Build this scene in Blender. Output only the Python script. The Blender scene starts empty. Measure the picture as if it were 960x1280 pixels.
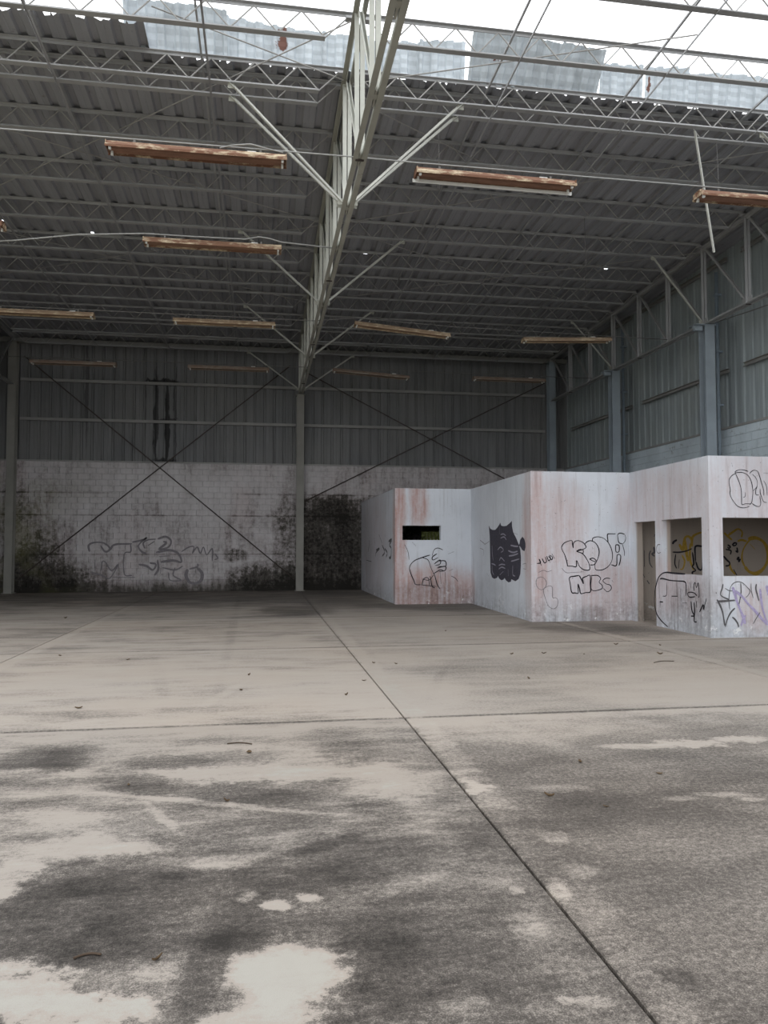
import bpy, bmesh, math, random
from mathutils import Vector, Matrix

# ------------------------------------------------------------------ camera, sky, exposure
scene = bpy.context.scene
col = scene.collection
R = math.radians
cam_data = bpy.data.cameras.new('camera')
cam_data.sensor_fit = 'VERTICAL'
cam_data.sensor_height = 36.0
cam_data.lens = 946.66 / 1280.0 * 36.0
cam_data.clip_end = 500
cam = bpy.data.objects.new('camera', cam_data)
col.objects.link(cam)
cam.location = (0, 0, 1.6)
cam.rotation_euler = (R(90 + 2.55), 0, R(-9.12))
scene.camera = cam

world = bpy.data.worlds.new('overcast_sky')
scene.world = world
world.use_nodes = True
wn = world.node_tree
bg = wn.nodes['Background']
bg.inputs[0].default_value = (0.95, 0.975, 1.0, 1)
bg.inputs[1].default_value = 2.25
scene.view_settings.view_transform = 'Standard'
scene.view_settings.look = 'None'
scene.view_settings.gamma = 1
scene.view_settings.use_curve_mapping = False
scene.view_settings.exposure = 0.0

# ------------------------------------------------------------------ measured layout (metres)
BACK = 27.4                      # inner face of the back wall
RIGHT = 11.4                     # inner face of the right wall
LEFT = -8.95                     # inner face of the left wall
COLX = (-8.4, 1.32, 10.8)        # truss / column lines
JOINT_X = (-3.52, 1.32, 6.08)
BLOCK_TOP = 4.5
def zr(y): return 8.75 + 0.03 * (28.1 - y)      # level of the joist top chords
JOIST_Y = [26.75, 25.3, 23.75, 22.0, 20.35, 18.75, 17.07, 15.35, 13.6, 12.17, 11.83, 10.6, 9.25, 7.6, 5.9, 4.2]
NODE_Y = [27.1, 25.35, 23.7, 22.0, 20.35, 18.75, 17.07, 15.35, 13.7, 12.0, 10.4, 8.9, 7.3, 5.6, 3.9, 2.2, 0.5, -1.2, -3.0]
OFFICE_H = 3.18
OFFICE = {'A': ((3.56, 27.4), (3.59, 20.45)), 'B': ((3.59, 20.45), (5.74, 20.45)), 'C': ((5.74, 20.45), (5.6, 15.3)),
          'D': ((5.6, 15.3), (11.4, 15.3)), 'E': ((7.84, 15.3), (7.7, 12.15)), 'F': ((7.7, 12.15), (11.4, 12.15)),
          'K': ((-8.9, 27.4), (11.6, 27.4))}
FLOOR_STAINS_AND_GLINTS = [
  (-2.75,25.44,8.16,4.96,-9.1,0.6), (0.73,18.81,1.08,1.61,-9.1,0.6), (2.24,20.89,1.32,1.73,-9.1,0.4), (6.19,14.38,1.43,1.4,-9.1,0.45),
  (4.87,19.62,2.32,1.6,-9.1,0.5), (6.95,13.25,0.89,1.11,-9.1,0.4), (-3.35,14.95,1.78,1.71,-9.1,0.15), (2.6,8.92,1.15,1.39,-9.1,0.12),
  (3.47,9.95,1.62,0.85,-9.1,0.15), (-0.48,8.41,0.51,1.12,-9.1,0.1), (-1.68,6.04,0.44,0.51,-9.1,0.6), (-1.36,6.15,0.3,0.33,-9.1,0.3),
  (-0.68,5.86,0.44,0.19,-9.1,0.6), (-0.16,5.95,0.37,0.18,-9.1,0.35), (0.64,5.94,0.37,0.27,-9.1,0.3), (-0.76,5.28,0.24,0.24,-9.1,0.55),
  (-0.13,5.01,0.56,0.29,-9.1,0.45), (0.51,5.25,0.33,0.32,-9.1,0.3), (0.26,4.73,0.78,0.36,-9.1,0.4), (0.71,4.73,0.25,0.37,-9.1,0.3),
  (-0.32,4.32,0.52,0.35,-9.1,0.2), (-0.68,3.94,0.55,0.27,-9.1,0.55), (-0.92,3.59,0.38,0.32,-9.1,0.65), (-0.33,3.5,0.45,0.38,-9.1,0.55),
  (-0.7,3.22,0.38,0.19,-9.1,0.5), (0.1,3.83,0.47,0.2,-9.1,0.5), (0.02,3.44,0.28,0.3,-9.1,0.3), (0.46,3.07,0.19,0.33,-9.1,0.35),
  (0.37,2.73,0.17,0.17,-9.1,0.5), (-0.2,2.98,0.1,0.33,-9.1,0.55), (0.77,3.13,0.39,0.46,-9.1,0.4), (0.83,2.66,0.34,0.24,-9.1,0.35),
  (0.55,2.7,0.17,0.14,-9.1,0.3), (0.59,3.96,0.33,0.41,-9.1,0.4), (1.33,3.98,0.38,0.66,-9.1,0.35), (2.57,5.16,1.36,0.92,-9.1,0.3),
  (2.14,4.3,0.57,0.42,-9.1,0.2), (2.29,3.87,0.68,0.96,-9.1,0.2), (1.65,3.17,0.62,0.77,-9.1,0.15), (1.64,2.58,0.37,0.32,-9.1,0.1),
  (1.81,4.48,0.44,0.36,-9.1,0.25), (1.86,5.54,0.54,0.54,-9.1,0.3), (1.53,2.66,0.07,0.07,-9.1,0.4), (0.99,4,0.25,0.43,-9.1,0.3),
  (-0.87,3,0.19,0.17,-9.1,-1.5), (-0.58,2.81,0.25,0.12,-9.1,-1.6), (-1.19,3.95,0.15,0.24,-9.1,-0.9), (0.11,2.95,0.27,0.26,-9.1,-1.7),
  (0.02,2.71,0.19,0.16,-9.1,-1.3), (0.07,3.48,0.07,0.05,-9.1,-1.4), (0.21,3.53,0.06,0.05,-9.1,-1.4), (-0.05,3.59,0.04,0.06,-9.1,-1),
  (-0.91,4.31,0.4,0.18,-9.1,-0.5), (-0.63,4.22,0.3,0.1,-9.1,-0.5), (-0.1,3.99,0.45,0.1,-9.1,-0.6), (-0.22,3.93,0.2,0.15,-9.1,-0.4),
  (-0.38,3.1,0.12,0.15,-9.1,-0.3), (-0.14,5.48,0.84,0.19,-9.1,-0.6), (-1.47,5.67,0.53,0.16,-9.1,-0.5), (0.37,5.6,0.46,0.4,-9.1,-0.4),
  (0.78,5.22,0.22,0.5,-9.1,-0.5), (0.94,5.01,0.24,0.42,-9.1,-0.3), (1.39,4.96,0.12,0.19,-9.1,-0.6), (1.37,3.43,0.07,0.12,-9.1,-0.7),
  (1.19,3.57,0.19,0.22,-9.1,-0.35), (1.6,4.03,0.09,0.11,-9.1,-0.6), (1.57,3.61,0.09,0.1,-9.1,-0.5), (1.12,3.14,0.1,0.12,-9.1,-0.5),
  (1.18,3.45,0.04,0.05,-9.1,-0.6), (1.95,4.82,0.24,0.08,-9.1,-0.5), (2.99,5.72,0.38,0.1,-9.1,-0.7), (3.42,5.75,0.32,0.11,-9.1,-0.8),
  (3.92,5.8,0.26,0.11,-9.1,-0.8), (2.92,4.55,0.21,0.05,-9.1,-0.6), (2.63,4.52,0.13,0.05,-9.1,-0.5), (3.07,4.43,0.1,0.05,-9.1,-0.5),  # pale streaks, from the line above on: puddle highlights painted into the colour
  (0.71,2.64,0.12,0.1,-9.1,-0.55), (1.06,2.61,0.04,0.03,-9.1,-0.7), (1.16,2.59,0.08,0.04,-9.1,-0.4), (1.47,4.68,0.25,0.21,-9.1,-0.2),
  (0.99,8.44,1.31,1.4,-9.1,-0.25), (-1.21,9.58,1.91,1.74,-9.1,-0.2), (4.43,8.09,1.44,1.3,-9.1,-0.15), (-0.27,4.88,0.87,0.05,-23.11,-0.65),
  (-0.58,4.7,0.36,0.04,-64.46,-0.4), (-0.39,8.45,0.84,0.08,73.84,-0.2), (-0.59,16.9,9.87,0.1,90.92,0.12), (-1.24,9.64,1.87,0.1,100.21,0.12),
  (2,8.66,1.15,0.08,71.04,0.15), (0.26,4.08,0.49,0.07,28.31,0.45), (1.2,7,12,0.04,0,0.7), (1.2,6.84,12,0.16,0,-0.22),
  (1.2,12,12,0.04,0,0.7), (1.2,11.84,12,0.16,0,-0.22), (1.2,17,12,0.04,0,0.7), (1.2,16.84,12,0.16,0,-0.22),
  (1.32,10,0.05,16,0,0.1), (1.44,8,0.12,14,0,-0.25), (6.08,10,0.05,16,0,0.15), (6.2,8,0.12,14,0,-0.25),
  (-3.52,10,0.05,16,0,-0.2), (-3.4,8,0.12,14,0,-0.25),
]
LEAVES = [(6.31,11.37),(5.80,10.46),(4.69,10.63),(4.14,10.81),(3.17,8.78),(1.20,8.98),(1.51,10.30),(0.90,8.15),(-1.85,11.13),(-1.77,7.90),(-0.15,9.59),(-0.22,8.61),(-0.87,5.34),(-0.21,4.91),(-0.09,6.02),(2.33,5.37),(1.82,4.68),(2.76,5.01),(2.09,4.44),(-0.39,3.10),(4.69,17.23),(3.40,13.91),(5.66,11.58),(1.80,10.18),(3.64,10.80),(-4.27,17.68),(-2.89,11.69)]

# ------------------------------------------------------------------ node helpers and materials
class NT:
    def __init__(self, name):
        self.m = bpy.data.materials.new(name)
        self.m.use_nodes = True
        self.t = self.m.node_tree
        self.b = self.t.nodes['Principled BSDF']
        self.b.inputs['Roughness'].default_value = 0.85
        self.b.inputs['Specular IOR Level'].default_value = 0.25
        g = self.t.nodes.new('ShaderNodeNewGeometry')
        self.pos = g.outputs['Position']
    def n(self, kind, **kw):
        d = self.t.nodes.new(kind)
        for k, v in kw.items(): setattr(d, k, v)
        return d
    def put(self, sock, v):
        if isinstance(v, bpy.types.NodeSocket): self.t.links.new(v, sock)
        elif v is not None:
            if isinstance(v, tuple) and len(v) == 3 and sock.type == 'RGBA': v = v + (1,)
            sock.default_value = v
    def math(self, op, a, b=None, c=None, clamp=False):
        d = self.n('ShaderNodeMath', operation=op, use_clamp=clamp)
        self.put(d.inputs[0], a); self.put(d.inputs[1], b)
        if c is not None: self.put(d.inputs[2], c)
        return d.outputs[0]
    def vmath(self, op, a, b=None):
        d = self.n('ShaderNodeVectorMath', operation=op)
        self.put(d.inputs[0], a); self.put(d.inputs[1], b)
        return d.outputs[0]
    def noise(self, vec=None, scale=1.0, detail=4.0, rough=0.6, stretch=None, color=False, dist=0.0):
        v = self.pos if vec is None else vec
        if stretch: v = self.vmath('MULTIPLY', v, stretch)
        d = self.n('ShaderNodeTexNoise')
        self.put(d.inputs['Vector'], v)
        d.inputs['Scale'].default_value = scale
        d.inputs['Detail'].default_value = detail
        d.inputs['Roughness'].default_value = rough
        d.inputs['Distortion'].default_value = dist
        return d.outputs['Color' if color else 'Fac']
    def rng(self, v, a, b, c=0.0, d=1.0, smooth=False):
        m = self.n('ShaderNodeMapRange')
        m.interpolation_type = 'SMOOTHSTEP' if smooth else 'LINEAR'
        m.clamp = True
        self.put(m.inputs['Value'], v)
        for k, x in (('From Min', a), ('From Max', b), ('To Min', c), ('To Max', d)): self.put(m.inputs[k], x)
        return m.outputs['Result']
    def ramp(self, v, stops):
        d = self.n('ShaderNodeValToRGB')
        self.put(d.inputs[0], v)
        e = d.color_ramp.elements
        while len(e) < len(stops): e.new(0.5)
        for i, (p, c) in enumerate(stops):
            e[i].position = p; e[i].color = (*c, 1)
        return d.outputs[0]
    def mix(self, f, a, b, mode='MIX'):
        d = self.n('ShaderNodeMix', data_type='RGBA', blend_type=mode)
        self.put(d.inputs[0], f); self.put(d.inputs[6], a); self.put(d.inputs[7], b)
        return d.outputs[2]
    def xyz(self):
        d = self.n('ShaderNodeSeparateXYZ'); self.put(d.inputs[0], self.pos)
        return d.outputs[0], d.outputs[1], d.outputs[2]
    def blob(self, vec, loc, rad, rotz=0.0, inner=0.45):
        m = self.n('ShaderNodeMapping', vector_type='TEXTURE')
        self.put(m.inputs['Vector'], vec)
        m.inputs['Location'].default_value = loc
        m.inputs['Rotation'].default_value = (0, 0, R(rotz))
        m.inputs['Scale'].default_value = rad
        g = self.n('ShaderNodeTexGradient', gradient_type='SPHERICAL')
        self.t.links.new(m.outputs[0], g.inputs[0])
        return self.rng(g.outputs['Fac'], 0.0, inner, 0, 1, True)
    def bump(self, h, dist=0.01, strength=0.6):
        d = self.n('ShaderNodeBump')
        d.inputs['Distance'].default_value = dist
        d.inputs['Strength'].default_value = strength
        self.put(d.inputs['Height'], h)
        self.t.links.new(d.outputs[0], self.b.inputs['Normal'])
    def done(self, colour, rough=None, metal=None):
        self.put(self.b.inputs['Base Color'], colour)
        if rough is not None: self.put(self.b.inputs['Roughness'], rough)
        if metal is not None: self.put(self.b.inputs['Metallic'], metal)
        return self.m

def s2l(r, g, b):
    f = lambda c: ((c / 255 + 0.055) / 1.055) ** 2.4 if c > 10 else c / 255 / 12.92
    return (f(r), f(g), f(b))

M = {}
def plain(name, c, rough=0.8, var=0.15, scale=6.0, metal=0.0):
    t = NT(name)
    n = t.noise(scale=scale, detail=5)
    lo = tuple(x * (1 - var) for x in c); hi = tuple(min(1, x * (1 + var)) for x in c)
    M[name] = t.done(t.mix(t.rng(n, .3, .7), lo, hi), rough, metal)
    return M[name]

def steel_paint(name, paint, rust_amt=0.35, rust=(0.085, 0.045, 0.028), scale=3.0, dust=None):
    t = NT(name)
    n1 = t.noise(scale=scale, detail=8, rough=0.72)
    n2 = t.noise(scale=scale * 6, detail=4)
    f = t.rng(t.math('MULTIPLY_ADD', n2, 0.25, n1), 0.95 - rust_amt * 0.45, 1.02 - rust_amt * 0.3)
    dirt = t.noise(scale=1.3, detail=5)
    c = t.mix(t.rng(dirt, .35, .7), tuple(x * .78 for x in paint), paint)
    M[name] = t.done(t.mix(f, c, rust), t.rng(f, 0, 1, 0.6, 0.9))
    return M[name]

def floor_material():
    t = NT('stained_concrete')
    big = t.noise(scale=0.9, detail=4, color=True)
    fine = t.noise(scale=7, detail=5, rough=0.7, color=True)
    w = t.vmath('MULTIPLY', t.vmath('SUBTRACT', big, (0.5, 0.5, 0.5)), (0.75, 0.75, 0))
    w2 = t.vmath('MULTIPLY', t.vmath('SUBTRACT', fine, (0.5, 0.5, 0.5)), (0.42, 0.42, 0))
    flat = t.vmath('MULTIPLY', t.pos, (1, 1, 0))
    small = t.vmath('ADD', flat, w2)
    # warp grows with the size of a stain, so small marks keep their place
    wide = t.vmath('ADD', small, w)
    field = None
    for (x, y, rx, ry, rot, amp) in FLOOR_STAINS_AND_GLINTS:
        v = wide if min(rx, ry) > 0.22 else (small if min(rx, ry) > 0.1 else (t.vmath('ADD', flat, t.vmath('MULTIPLY', w2, (.3, .3, 0))) if max(rx, ry) < 8 else t.vmath('ADD', flat, t.vmath('MULTIPLY', w2, (.05, .05, 0)))))
        g = t.blob(v, (x, y, 0), (rx * 1.25, ry * 1.25, 1), rot, 0.6)
        amp *= 1.05 if amp > 0 and y < 7 else 1.0
        field = t.math('MULTIPLY', g, amp) if field is None else t.math('MULTIPLY_ADD', g, amp, field)
    # broad mottling and streaks
    sx, sy, sz = t.xyz()
    edge = t.math('ADD', sy, t.rng(t.noise(scale=.6, detail=6, rough=.65), .3, .7, -1.6, 1.6))
    field = t.math('ADD', field, t.rng(edge, 3.5, 7.2, .5, -.05))
    n1 = t.noise(scale=0.45, detail=6, rough=0.62)
    n2 = t.noise(scale=1.8, detail=7, rough=0.7, stretch=(0.4, 1.35, 1))
    n3 = t.noise(scale=34, detail=6, rough=0.85)
    n4 = t.noise(scale=150, detail=3, rough=0.8)
    f = t.math('ADD', field, t.math('ADD', t.rng(n1, 0.3, 0.7, -0.22, 0.26), t.math('MULTIPLY', t.rng(sx, 1.2, 1.5), t.rng(edge, 5, 7.5, .14, 0))))
    f = t.math('MULTIPLY_ADD', t.rng(n2, 0.28, 0.72, -0.5, 0.5), t.rng(sx, 1.0, 1.6, 1, .5), f)
    n5 = t.noise(scale=3.2, detail=8, rough=.78, stretch=(.5, 1.2, 1))
    f = t.math('MULTIPLY_ADD', t.rng(n5, .3, .7, -.6, .6), t.math('MULTIPLY', t.rng(edge, 5.5, 7.5, 1, .15), t.rng(sx, 1.0, 1.8, 1, .35)), f)
    f = t.math('ADD', t.math('MINIMUM', f, .4), t.math('MULTIPLY', t.math('MAXIMUM', t.math('SUBTRACT', f, .4), 0), .78))
    # the grain of the mould bites harder where it is already dark
    gr = t.rng(n3, 0.3, 0.72, -0.62, 0.62)
    grs = t.rng(f, -0.6, 0.6, 0.35, 1.0)
    f = t.math('MULTIPLY_ADD', gr, grs, f)
    f = t.math('MULTIPLY_ADD', t.rng(n4, 0.3, 0.7, -0.5, 0.5), grs, f)
    x, y, z = t.xyz()
    c = t.ramp(t.rng(f, -1.3, 1.6), [(0.0, s2l(170, 167, 160)), (0.18, s2l(167, 163, 156)), (0.27, s2l(165, 157, 149)), (0.42, s2l(164, 156, 148)),
                                     (0.56, s2l(128, 122, 116)), (0.72, s2l(88, 83, 79)), (1.0, s2l(46, 43, 40))])
    hue = t.noise(scale=0.25, detail=3)
    c = t.mix(t.rng(hue, .35, .65, 0, 0.5), c, t.mix(1.0, c, (1.0, 0.93, 0.86), 'MULTIPLY'))
    oi = t.n('ShaderNodeObjectInfo')
    c = t.mix(1.0, c, t.ramp(oi.outputs['Random'], [(0, (.92, .92, .92)), (1, (1.06, 1.05, 1.04))]), 'MULTIPLY')
    t.bump(t.math('ADD', t.math('MULTIPLY', n3, 0.5), n4), 0.004, 0.35)
    rough = t.rng(f, -1.0, 0.5, 0.55, 0.9)
    M['floor'] = t.done(c, rough)

def block_paint_material():
    t = NT('grimy_block_paint')
    x, y, z = t.xyz()
    warp = t.vmath('MULTIPLY', t.vmath('SUBTRACT', t.noise(scale=1.6, detail=6, rough=.7, color=True), (.5, .5, .5)), (.9, .9, .9))
    v = t.vmath('ADD', t.pos, warp)
    f = None
    def add(g, amp):
        nonlocal f
        f = t.math('MULTIPLY', g, amp) if f is None else t.math('MULTIPLY_ADD', g, amp, f)
    for (bx, bz, rx, rz, amp) in [(2.45, 1.4, 1.5, 2.0, .45), (2.6, 2.9, 1.2, .6, .2), (-7.6, .6, 1.4, 1.1, .6), (-8.2, 1.8, .8, 2.2, .45), (-6.6, .4, 1.6, .6, .45),
                                  (0.2, .35, 1.5, .7, .8), (.9, 1.6, .6, 2.0, .45), (-.9, 1.25, .45, .25, .5), (-7.0, 1.9, .7, .8, .35), (.4, 2.4, .8, .5, .25),
                                  (-1.8, 3.2, 2.6, .9, -.12), (-3.2, 3.9, 3.5, .6, -.2)]:
        add(t.blob(v, (bx, BACK, bz), (rx * 1.2, 8, rz * 1.2), 0, .6), amp)
    zz = t.math('ADD', z, t.rng(t.noise(scale=3, detail=4), .3, .7, -.12, .12))
    add(t.math('MULTIPLY', t.rng(x, 1.3, 1.5), t.rng(zz, 3.2, 3.5, 1, 0)), .62)
    streak = t.noise(scale=2.2, detail=6, rough=.7, stretch=(2.2, 2.2, 0.28))
    n1 = t.noise(scale=.8, detail=6, rough=.65)
    n2 = t.noise(scale=9, detail=5, rough=.7)
    f = t.math('ADD', f, t.rng(streak, .3, .75, -.2, .42))
    f = t.math('ADD', f, t.rng(n1, .3, .7, -.15, .25))
    f = t.math('MULTIPLY_ADD', t.rng(n2, .3, .7, -.5, .5), t.rng(f, 0, .8, .2, 1), f)
    # rising damp at the foot of the wall
    f = t.math('ADD', f, t.math('MULTIPLY', t.rng(t.math('ADD', z, t.rng(n1, .3, .7, -.3, .3)), 0.0, 0.55, .9, 0), .9))
    for zl in (3.43, 2.66, 1.3):
        dz = t.math('ABSOLUTE', t.math('SUBTRACT', z, zl))
        f = t.math('MULTIPLY_ADD', t.math('MULTIPLY', t.rng(dz, .012, .04, 1, 0), t.rng(n1, .35, .6)), .4, f)
    c = t.ramp(t.rng(f, -.4, 1.5), [(0, s2l(204, 201, 202)), (.25, s2l(186, 182, 183)), (.42, s2l(156, 150, 150)), (.65, s2l(88, 84, 80)), (1, s2l(40, 38, 35))])
    g = t.noise(scale=.55, detail=4)
    green = t.math('MULTIPLY', t.rng(g, .46, .62), t.rng(x, -8.9, -5.5, 1, .0))
    c = t.mix(t.math('MULTIPLY', green, .55), c, s2l(112, 112, 70))
    pink = t.rng(t.noise(scale=.7, detail=5, stretch=(1, 1, .5)), .5, .68, 0, .35)
    c = t.mix(pink, c, t.mix(1.0, c, (1.0, .88, .86), 'MULTIPLY'))
    t.bump(n2, .006, .5)
    M['block'] = t.done(c, .9)

def siding_material(name, base, streaks=True):
    t = NT(name)
    x, y, z = t.xyz()
    n = t.noise(scale=1.4, detail=6, rough=.65, stretch=(3, 3, .22))
    n1 = t.noise(scale=.5, detail=5)
    c = t.mix(t.rng(n, .35, .72), base, tuple(v * .62 for v in base))
    c = t.mix(t.rng(n1, .4, .7, 0, .5), c, tuple(v * a for v, a in zip(base, (1.15, 1.1, 1.02))))
    if streaks:
        warp = t.vmath('MULTIPLY', t.vmath('SUBTRACT', t.noise(scale=3, detail=5, color=True, stretch=(2, 2, .4)), (.5, .5, .5)), (.3, .3, .5))
        v = t.vmath('ADD', t.pos, warp)
        f = None
        for (bx, bz, rx, rz, a) in [(-3.75, 6.1, .09, 2.3, .9), (-3.36, 5.9, .1, 2.0, 1), (-3.55, 7.43, .8, .12, 1), (-3.4, 6.05, .5, .09, .8), (-3.45, 4.6, .5, .14, .9), (-6.1, 7, .09, 2.4, .6), (-3.1, 6.3, .05, 2.2, .6), (-4.1, 6.8, .05, 1.4, .5)]:
            g = t.math('MULTIPLY', t.blob(v, (bx, BACK, bz), (rx, 2, rz), 0, .4), a)
            f = g if f is None else t.math('MAXIMUM', f, g)
        c = t.mix(t.math('MULTIPLY', f, .93), c, (.012, .012, .012))
    M[name] = t.done(c, .62)

def deck_material():
    t = NT('weathered_deck')
    n = t.noise(scale=1.2, detail=6, stretch=(2.2, .35, 1))
    n2 = t.noise(scale=8, detail=5)
    c = t.mix(t.rng(n, .3, .72), s2l(160, 161, 166), s2l(142, 143, 147))
    c = t.mix(t.rng(n2, .62, .75, 0, .4), c, s2l(86, 76, 70))
    M['deck'] = t.done(c, .7)

def sheet_material():
    t = NT('galvanised_sheet')
    n = t.noise(scale=2.0, detail=6, stretch=(2.5, 2.5, .6))
    rust = t.noise(scale=1.1, detail=6, rough=.65)
    c = t.mix(t.rng(n, .35, .7), s2l(198, 206, 212), s2l(168, 175, 180))
    rv = t.vmath('ADD', t.pos, t.vmath('MULTIPLY', t.vmath('SUBTRACT', t.noise(scale=6, detail=6, color=True), (.5, .5, .5)), (.35, .35, .5)))
    for (bx, bz, rx, rz) in [(.26, 9.6, .09, .22), (6.52, 9.52, .07, .14), (3.75, 9.6, .05, .08)]:
        c = t.mix(t.blob(rv, (bx, 11.85, bz), (rx, 1, rz), 0, .3), c, s2l(112, 78, 68))
    c = t.mix(t.rng(rust, .70, .74), c, s2l(122, 66, 50))
    t.b.inputs['Transmission Weight'].default_value = 0
    M['sheet'] = t.done(c, .55)

def office_material():
    t = NT('peeling_plaster')
    x, y, z = t.xyz()
    warp = t.vmath('MULTIPLY', t.vmath('SUBTRACT', t.noise(scale=1.8, detail=6, rough=.7, color=True, stretch=(1, 1, .45)), (.5, .5, .5)), (.55, .55, .7))
    v = t.vmath('ADD', t.pos, warp)
    streak = t.noise(scale=3.2, detail=7, rough=.72, stretch=(2.6, 2.6, .16))
    n1 = t.noise(scale=1.1, detail=5)
    n2 = t.noise(scale=12, detail=5, rough=.7)
    p = None
    # worn patches where the old pink coat shows through
    for (bx, by, bz, rx, ry, rz, a) in [(3.68, 20.4, 1.7, .26, .4, 2.4, .95), (4.25, 20.4, 2.75, .34, .4, .8, .9), (4.5, 20.4, .35, 1.9, .4, .8, .9),
                                       (5.7, 15.3, 1.7, .3, .5, 2.2, .7), (6.2, 15.3, 1.9, .75, .4, 1.3, .55), (7.3, 15.3, .6, .8, .4, .9, .6), (6.6, 15.3, .9, 1.4, .4, 1, .4),
                                       (7.78, 13.6, 2.5, .4, 2.2, .8, .4), (7.8, 13.6, .8, .4, 1.4, .7, .45), (8.6, 12.15, 2.2, 1.6, .4, 1.4, .4), (8.6, 12.15, .5, .5, .4, .6, .55), (3.56, 24.5, 1.6, .4, 3, 2.2, .35)]:
        g = t.math('MULTIPLY', t.blob(v, (bx, by, bz), (rx * 1.2, ry * 1.6, rz * 1.2), 0, .6), a)
        p = g if p is None else t.math('MAXIMUM', p, g)
    p = t.math('MULTIPLY', p, t.rng(t.math('MULTIPLY_ADD', n2, .35, streak), .5, .78, .35, 1))
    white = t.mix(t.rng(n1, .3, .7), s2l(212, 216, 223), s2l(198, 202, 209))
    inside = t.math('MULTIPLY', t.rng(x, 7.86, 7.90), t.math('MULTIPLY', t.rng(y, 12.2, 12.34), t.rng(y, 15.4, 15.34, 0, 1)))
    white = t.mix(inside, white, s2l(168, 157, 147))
    c = t.mix(p, white, s2l(178, 142, 134))
    c = t.mix(t.rng(streak, .55, .78, 0, .55), c, s2l(128, 122, 122))
    # dirt: splash zone at the foot and a few grimy patches
    d = t.rng(t.math('ADD', z, t.rng(n1, .3, .7, -.35, .3)), .0, .55, .85, 0)
    d = t.math('MULTIPLY', d, t.rng(t.math('ADD', n2, streak), .75, 1.2, 0, 1))
    for (bx, by, bz, rx, ry, rz, a) in [(7.72, 12.75, .3, .4, .8, .75, .8), (7.68, 12.3, .5, .3, .5, .8, .5), (4.6, 20.4, .25, 1.3, .4, .45, .6), (6.95, 15.3, .1, .5, .4, .3, .9), (5.7, 18.5, .3, .5, 1.6, .6, .35), (3.55, 26.5, 1, .4, 1.6, 2.4, .45)]:
        g = t.math('MULTIPLY', t.blob(v, (bx, by, bz), (rx * 1.2, ry * 1.6, rz * 1.2), 0, .6), t.math('MULTIPLY', t.rng(t.math('ADD', n2, streak), .7, 1.15, .3, 1), a))
        d = t.math('MAXIMUM', d, g)
    c = t.mix(t.math('MULTIPLY', d, .68), c, s2l(84, 79, 76))
    # flaked bare white spots near the floor
    fl = t.math('MULTIPLY', t.rng(t.noise(scale=4.5, detail=6, rough=.7), .60, .64), t.rng(z, .05, .6, 1, 0))
    c = t.mix(fl, c, s2l(222, 222, 222))
    spk = t.math('MULTIPLY', t.rng(t.noise(scale=22, detail=3), .69, .72), .7)
    c = t.mix(spk, c, s2l(96, 92, 92))
    t.bump(n2, .004, .4)
    M['office'] = t.done(c, .85)

def fixture_material():
    t = NT('flaking_rusty_enamel')
    n = t.noise(scale=9, detail=7, rough=.75, stretch=(.5, 1.3, 1.3))
    n2 = t.noise(scale=2.2, detail=4)
    x, y, z = t.xyz()
    f = t.rng(t.math('MULTIPLY_ADD', n2, .5, n), .62, .78)
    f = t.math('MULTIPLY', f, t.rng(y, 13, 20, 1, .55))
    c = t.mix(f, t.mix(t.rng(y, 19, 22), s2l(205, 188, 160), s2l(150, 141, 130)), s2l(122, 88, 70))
    M['enamel'] = t.done(c, .75)
    t = NT('rusted_reflector')
    n = t.noise(scale=6, detail=7, rough=.7, stretch=(.35, 1, 1))
    x, y, z = t.xyz()
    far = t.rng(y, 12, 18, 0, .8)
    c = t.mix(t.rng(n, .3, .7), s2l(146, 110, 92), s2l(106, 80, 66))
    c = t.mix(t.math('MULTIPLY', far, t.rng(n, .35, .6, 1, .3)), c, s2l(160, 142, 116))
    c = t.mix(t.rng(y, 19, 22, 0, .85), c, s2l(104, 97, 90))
    M['reflector'] = t.done(c, .8)

floor_material(); block_paint_material(); office_material(); deck_material(); sheet_material(); fixture_material()
siding_material('siding_back', s2l(124, 125, 127)); siding_material('siding_side', s2l(160, 169, 172), False)
siding_material('siding_dark', s2l(70, 78, 84), False)
steel_paint('joist', s2l(176, 176, 177), .14)
steel_paint('rod', s2l(172, 170, 167), .15)
steel_paint('truss', s2l(176, 176, 166), .38)
steel_paint('truss_web', s2l(208, 209, 200), .25)
steel_paint('brace', s2l(205, 205, 198), .18)
steel_paint('column', s2l(146, 144, 138), .22)
steel_paint('column_blue', s2l(154, 164, 172), .12)
steel_paint('girt', s2l(158, 157, 154), .25)
steel_paint('dark_rod', s2l(74, 66, 62), .5)
plain('wall_core', s2l(140, 134, 132), .95)
plain('slab_gap', s2l(52, 48, 46), .95)
plain('roof_slab', s2l(165, 160, 156), .9)
plain('cable', s2l(160, 160, 158), .6, .1)
plain('wire', s2l(120, 118, 116), .7, .1)
plain('pipe', s2l(132, 144, 154), .6, .1)
plain('white_plastic', s2l(226, 226, 222), .5, .05)
plain('spray_black', s2l(44, 41, 46), .8, .25, 20)
plain('spray_fill', s2l(66, 64, 74), .8, .3, 25)
plain('spray_line', s2l(150, 148, 160), .8, .2, 30)
plain('spray_grey', s2l(88, 86, 88), .8, .25, 25)
plain('spray_faint', s2l(122, 118, 122), .8, .2, 20)
plain('spray_purple', s2l(164, 154, 186), .8, .2, 20)
plain('spray_yellow', s2l(168, 138, 58), .8, .2, 20)
plain('leaf_dry', s2l(92, 76, 58), .9, .3, 30)
plain('bark', s2l(74, 62, 52), .9)
plain('leaf_green', s2l(120, 130, 76), .7, .4, 8)
plain('window_paint', s2l(214, 212, 180), .7)
plain('ground', s2l(112, 112, 92), .95, .3, .6)

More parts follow.
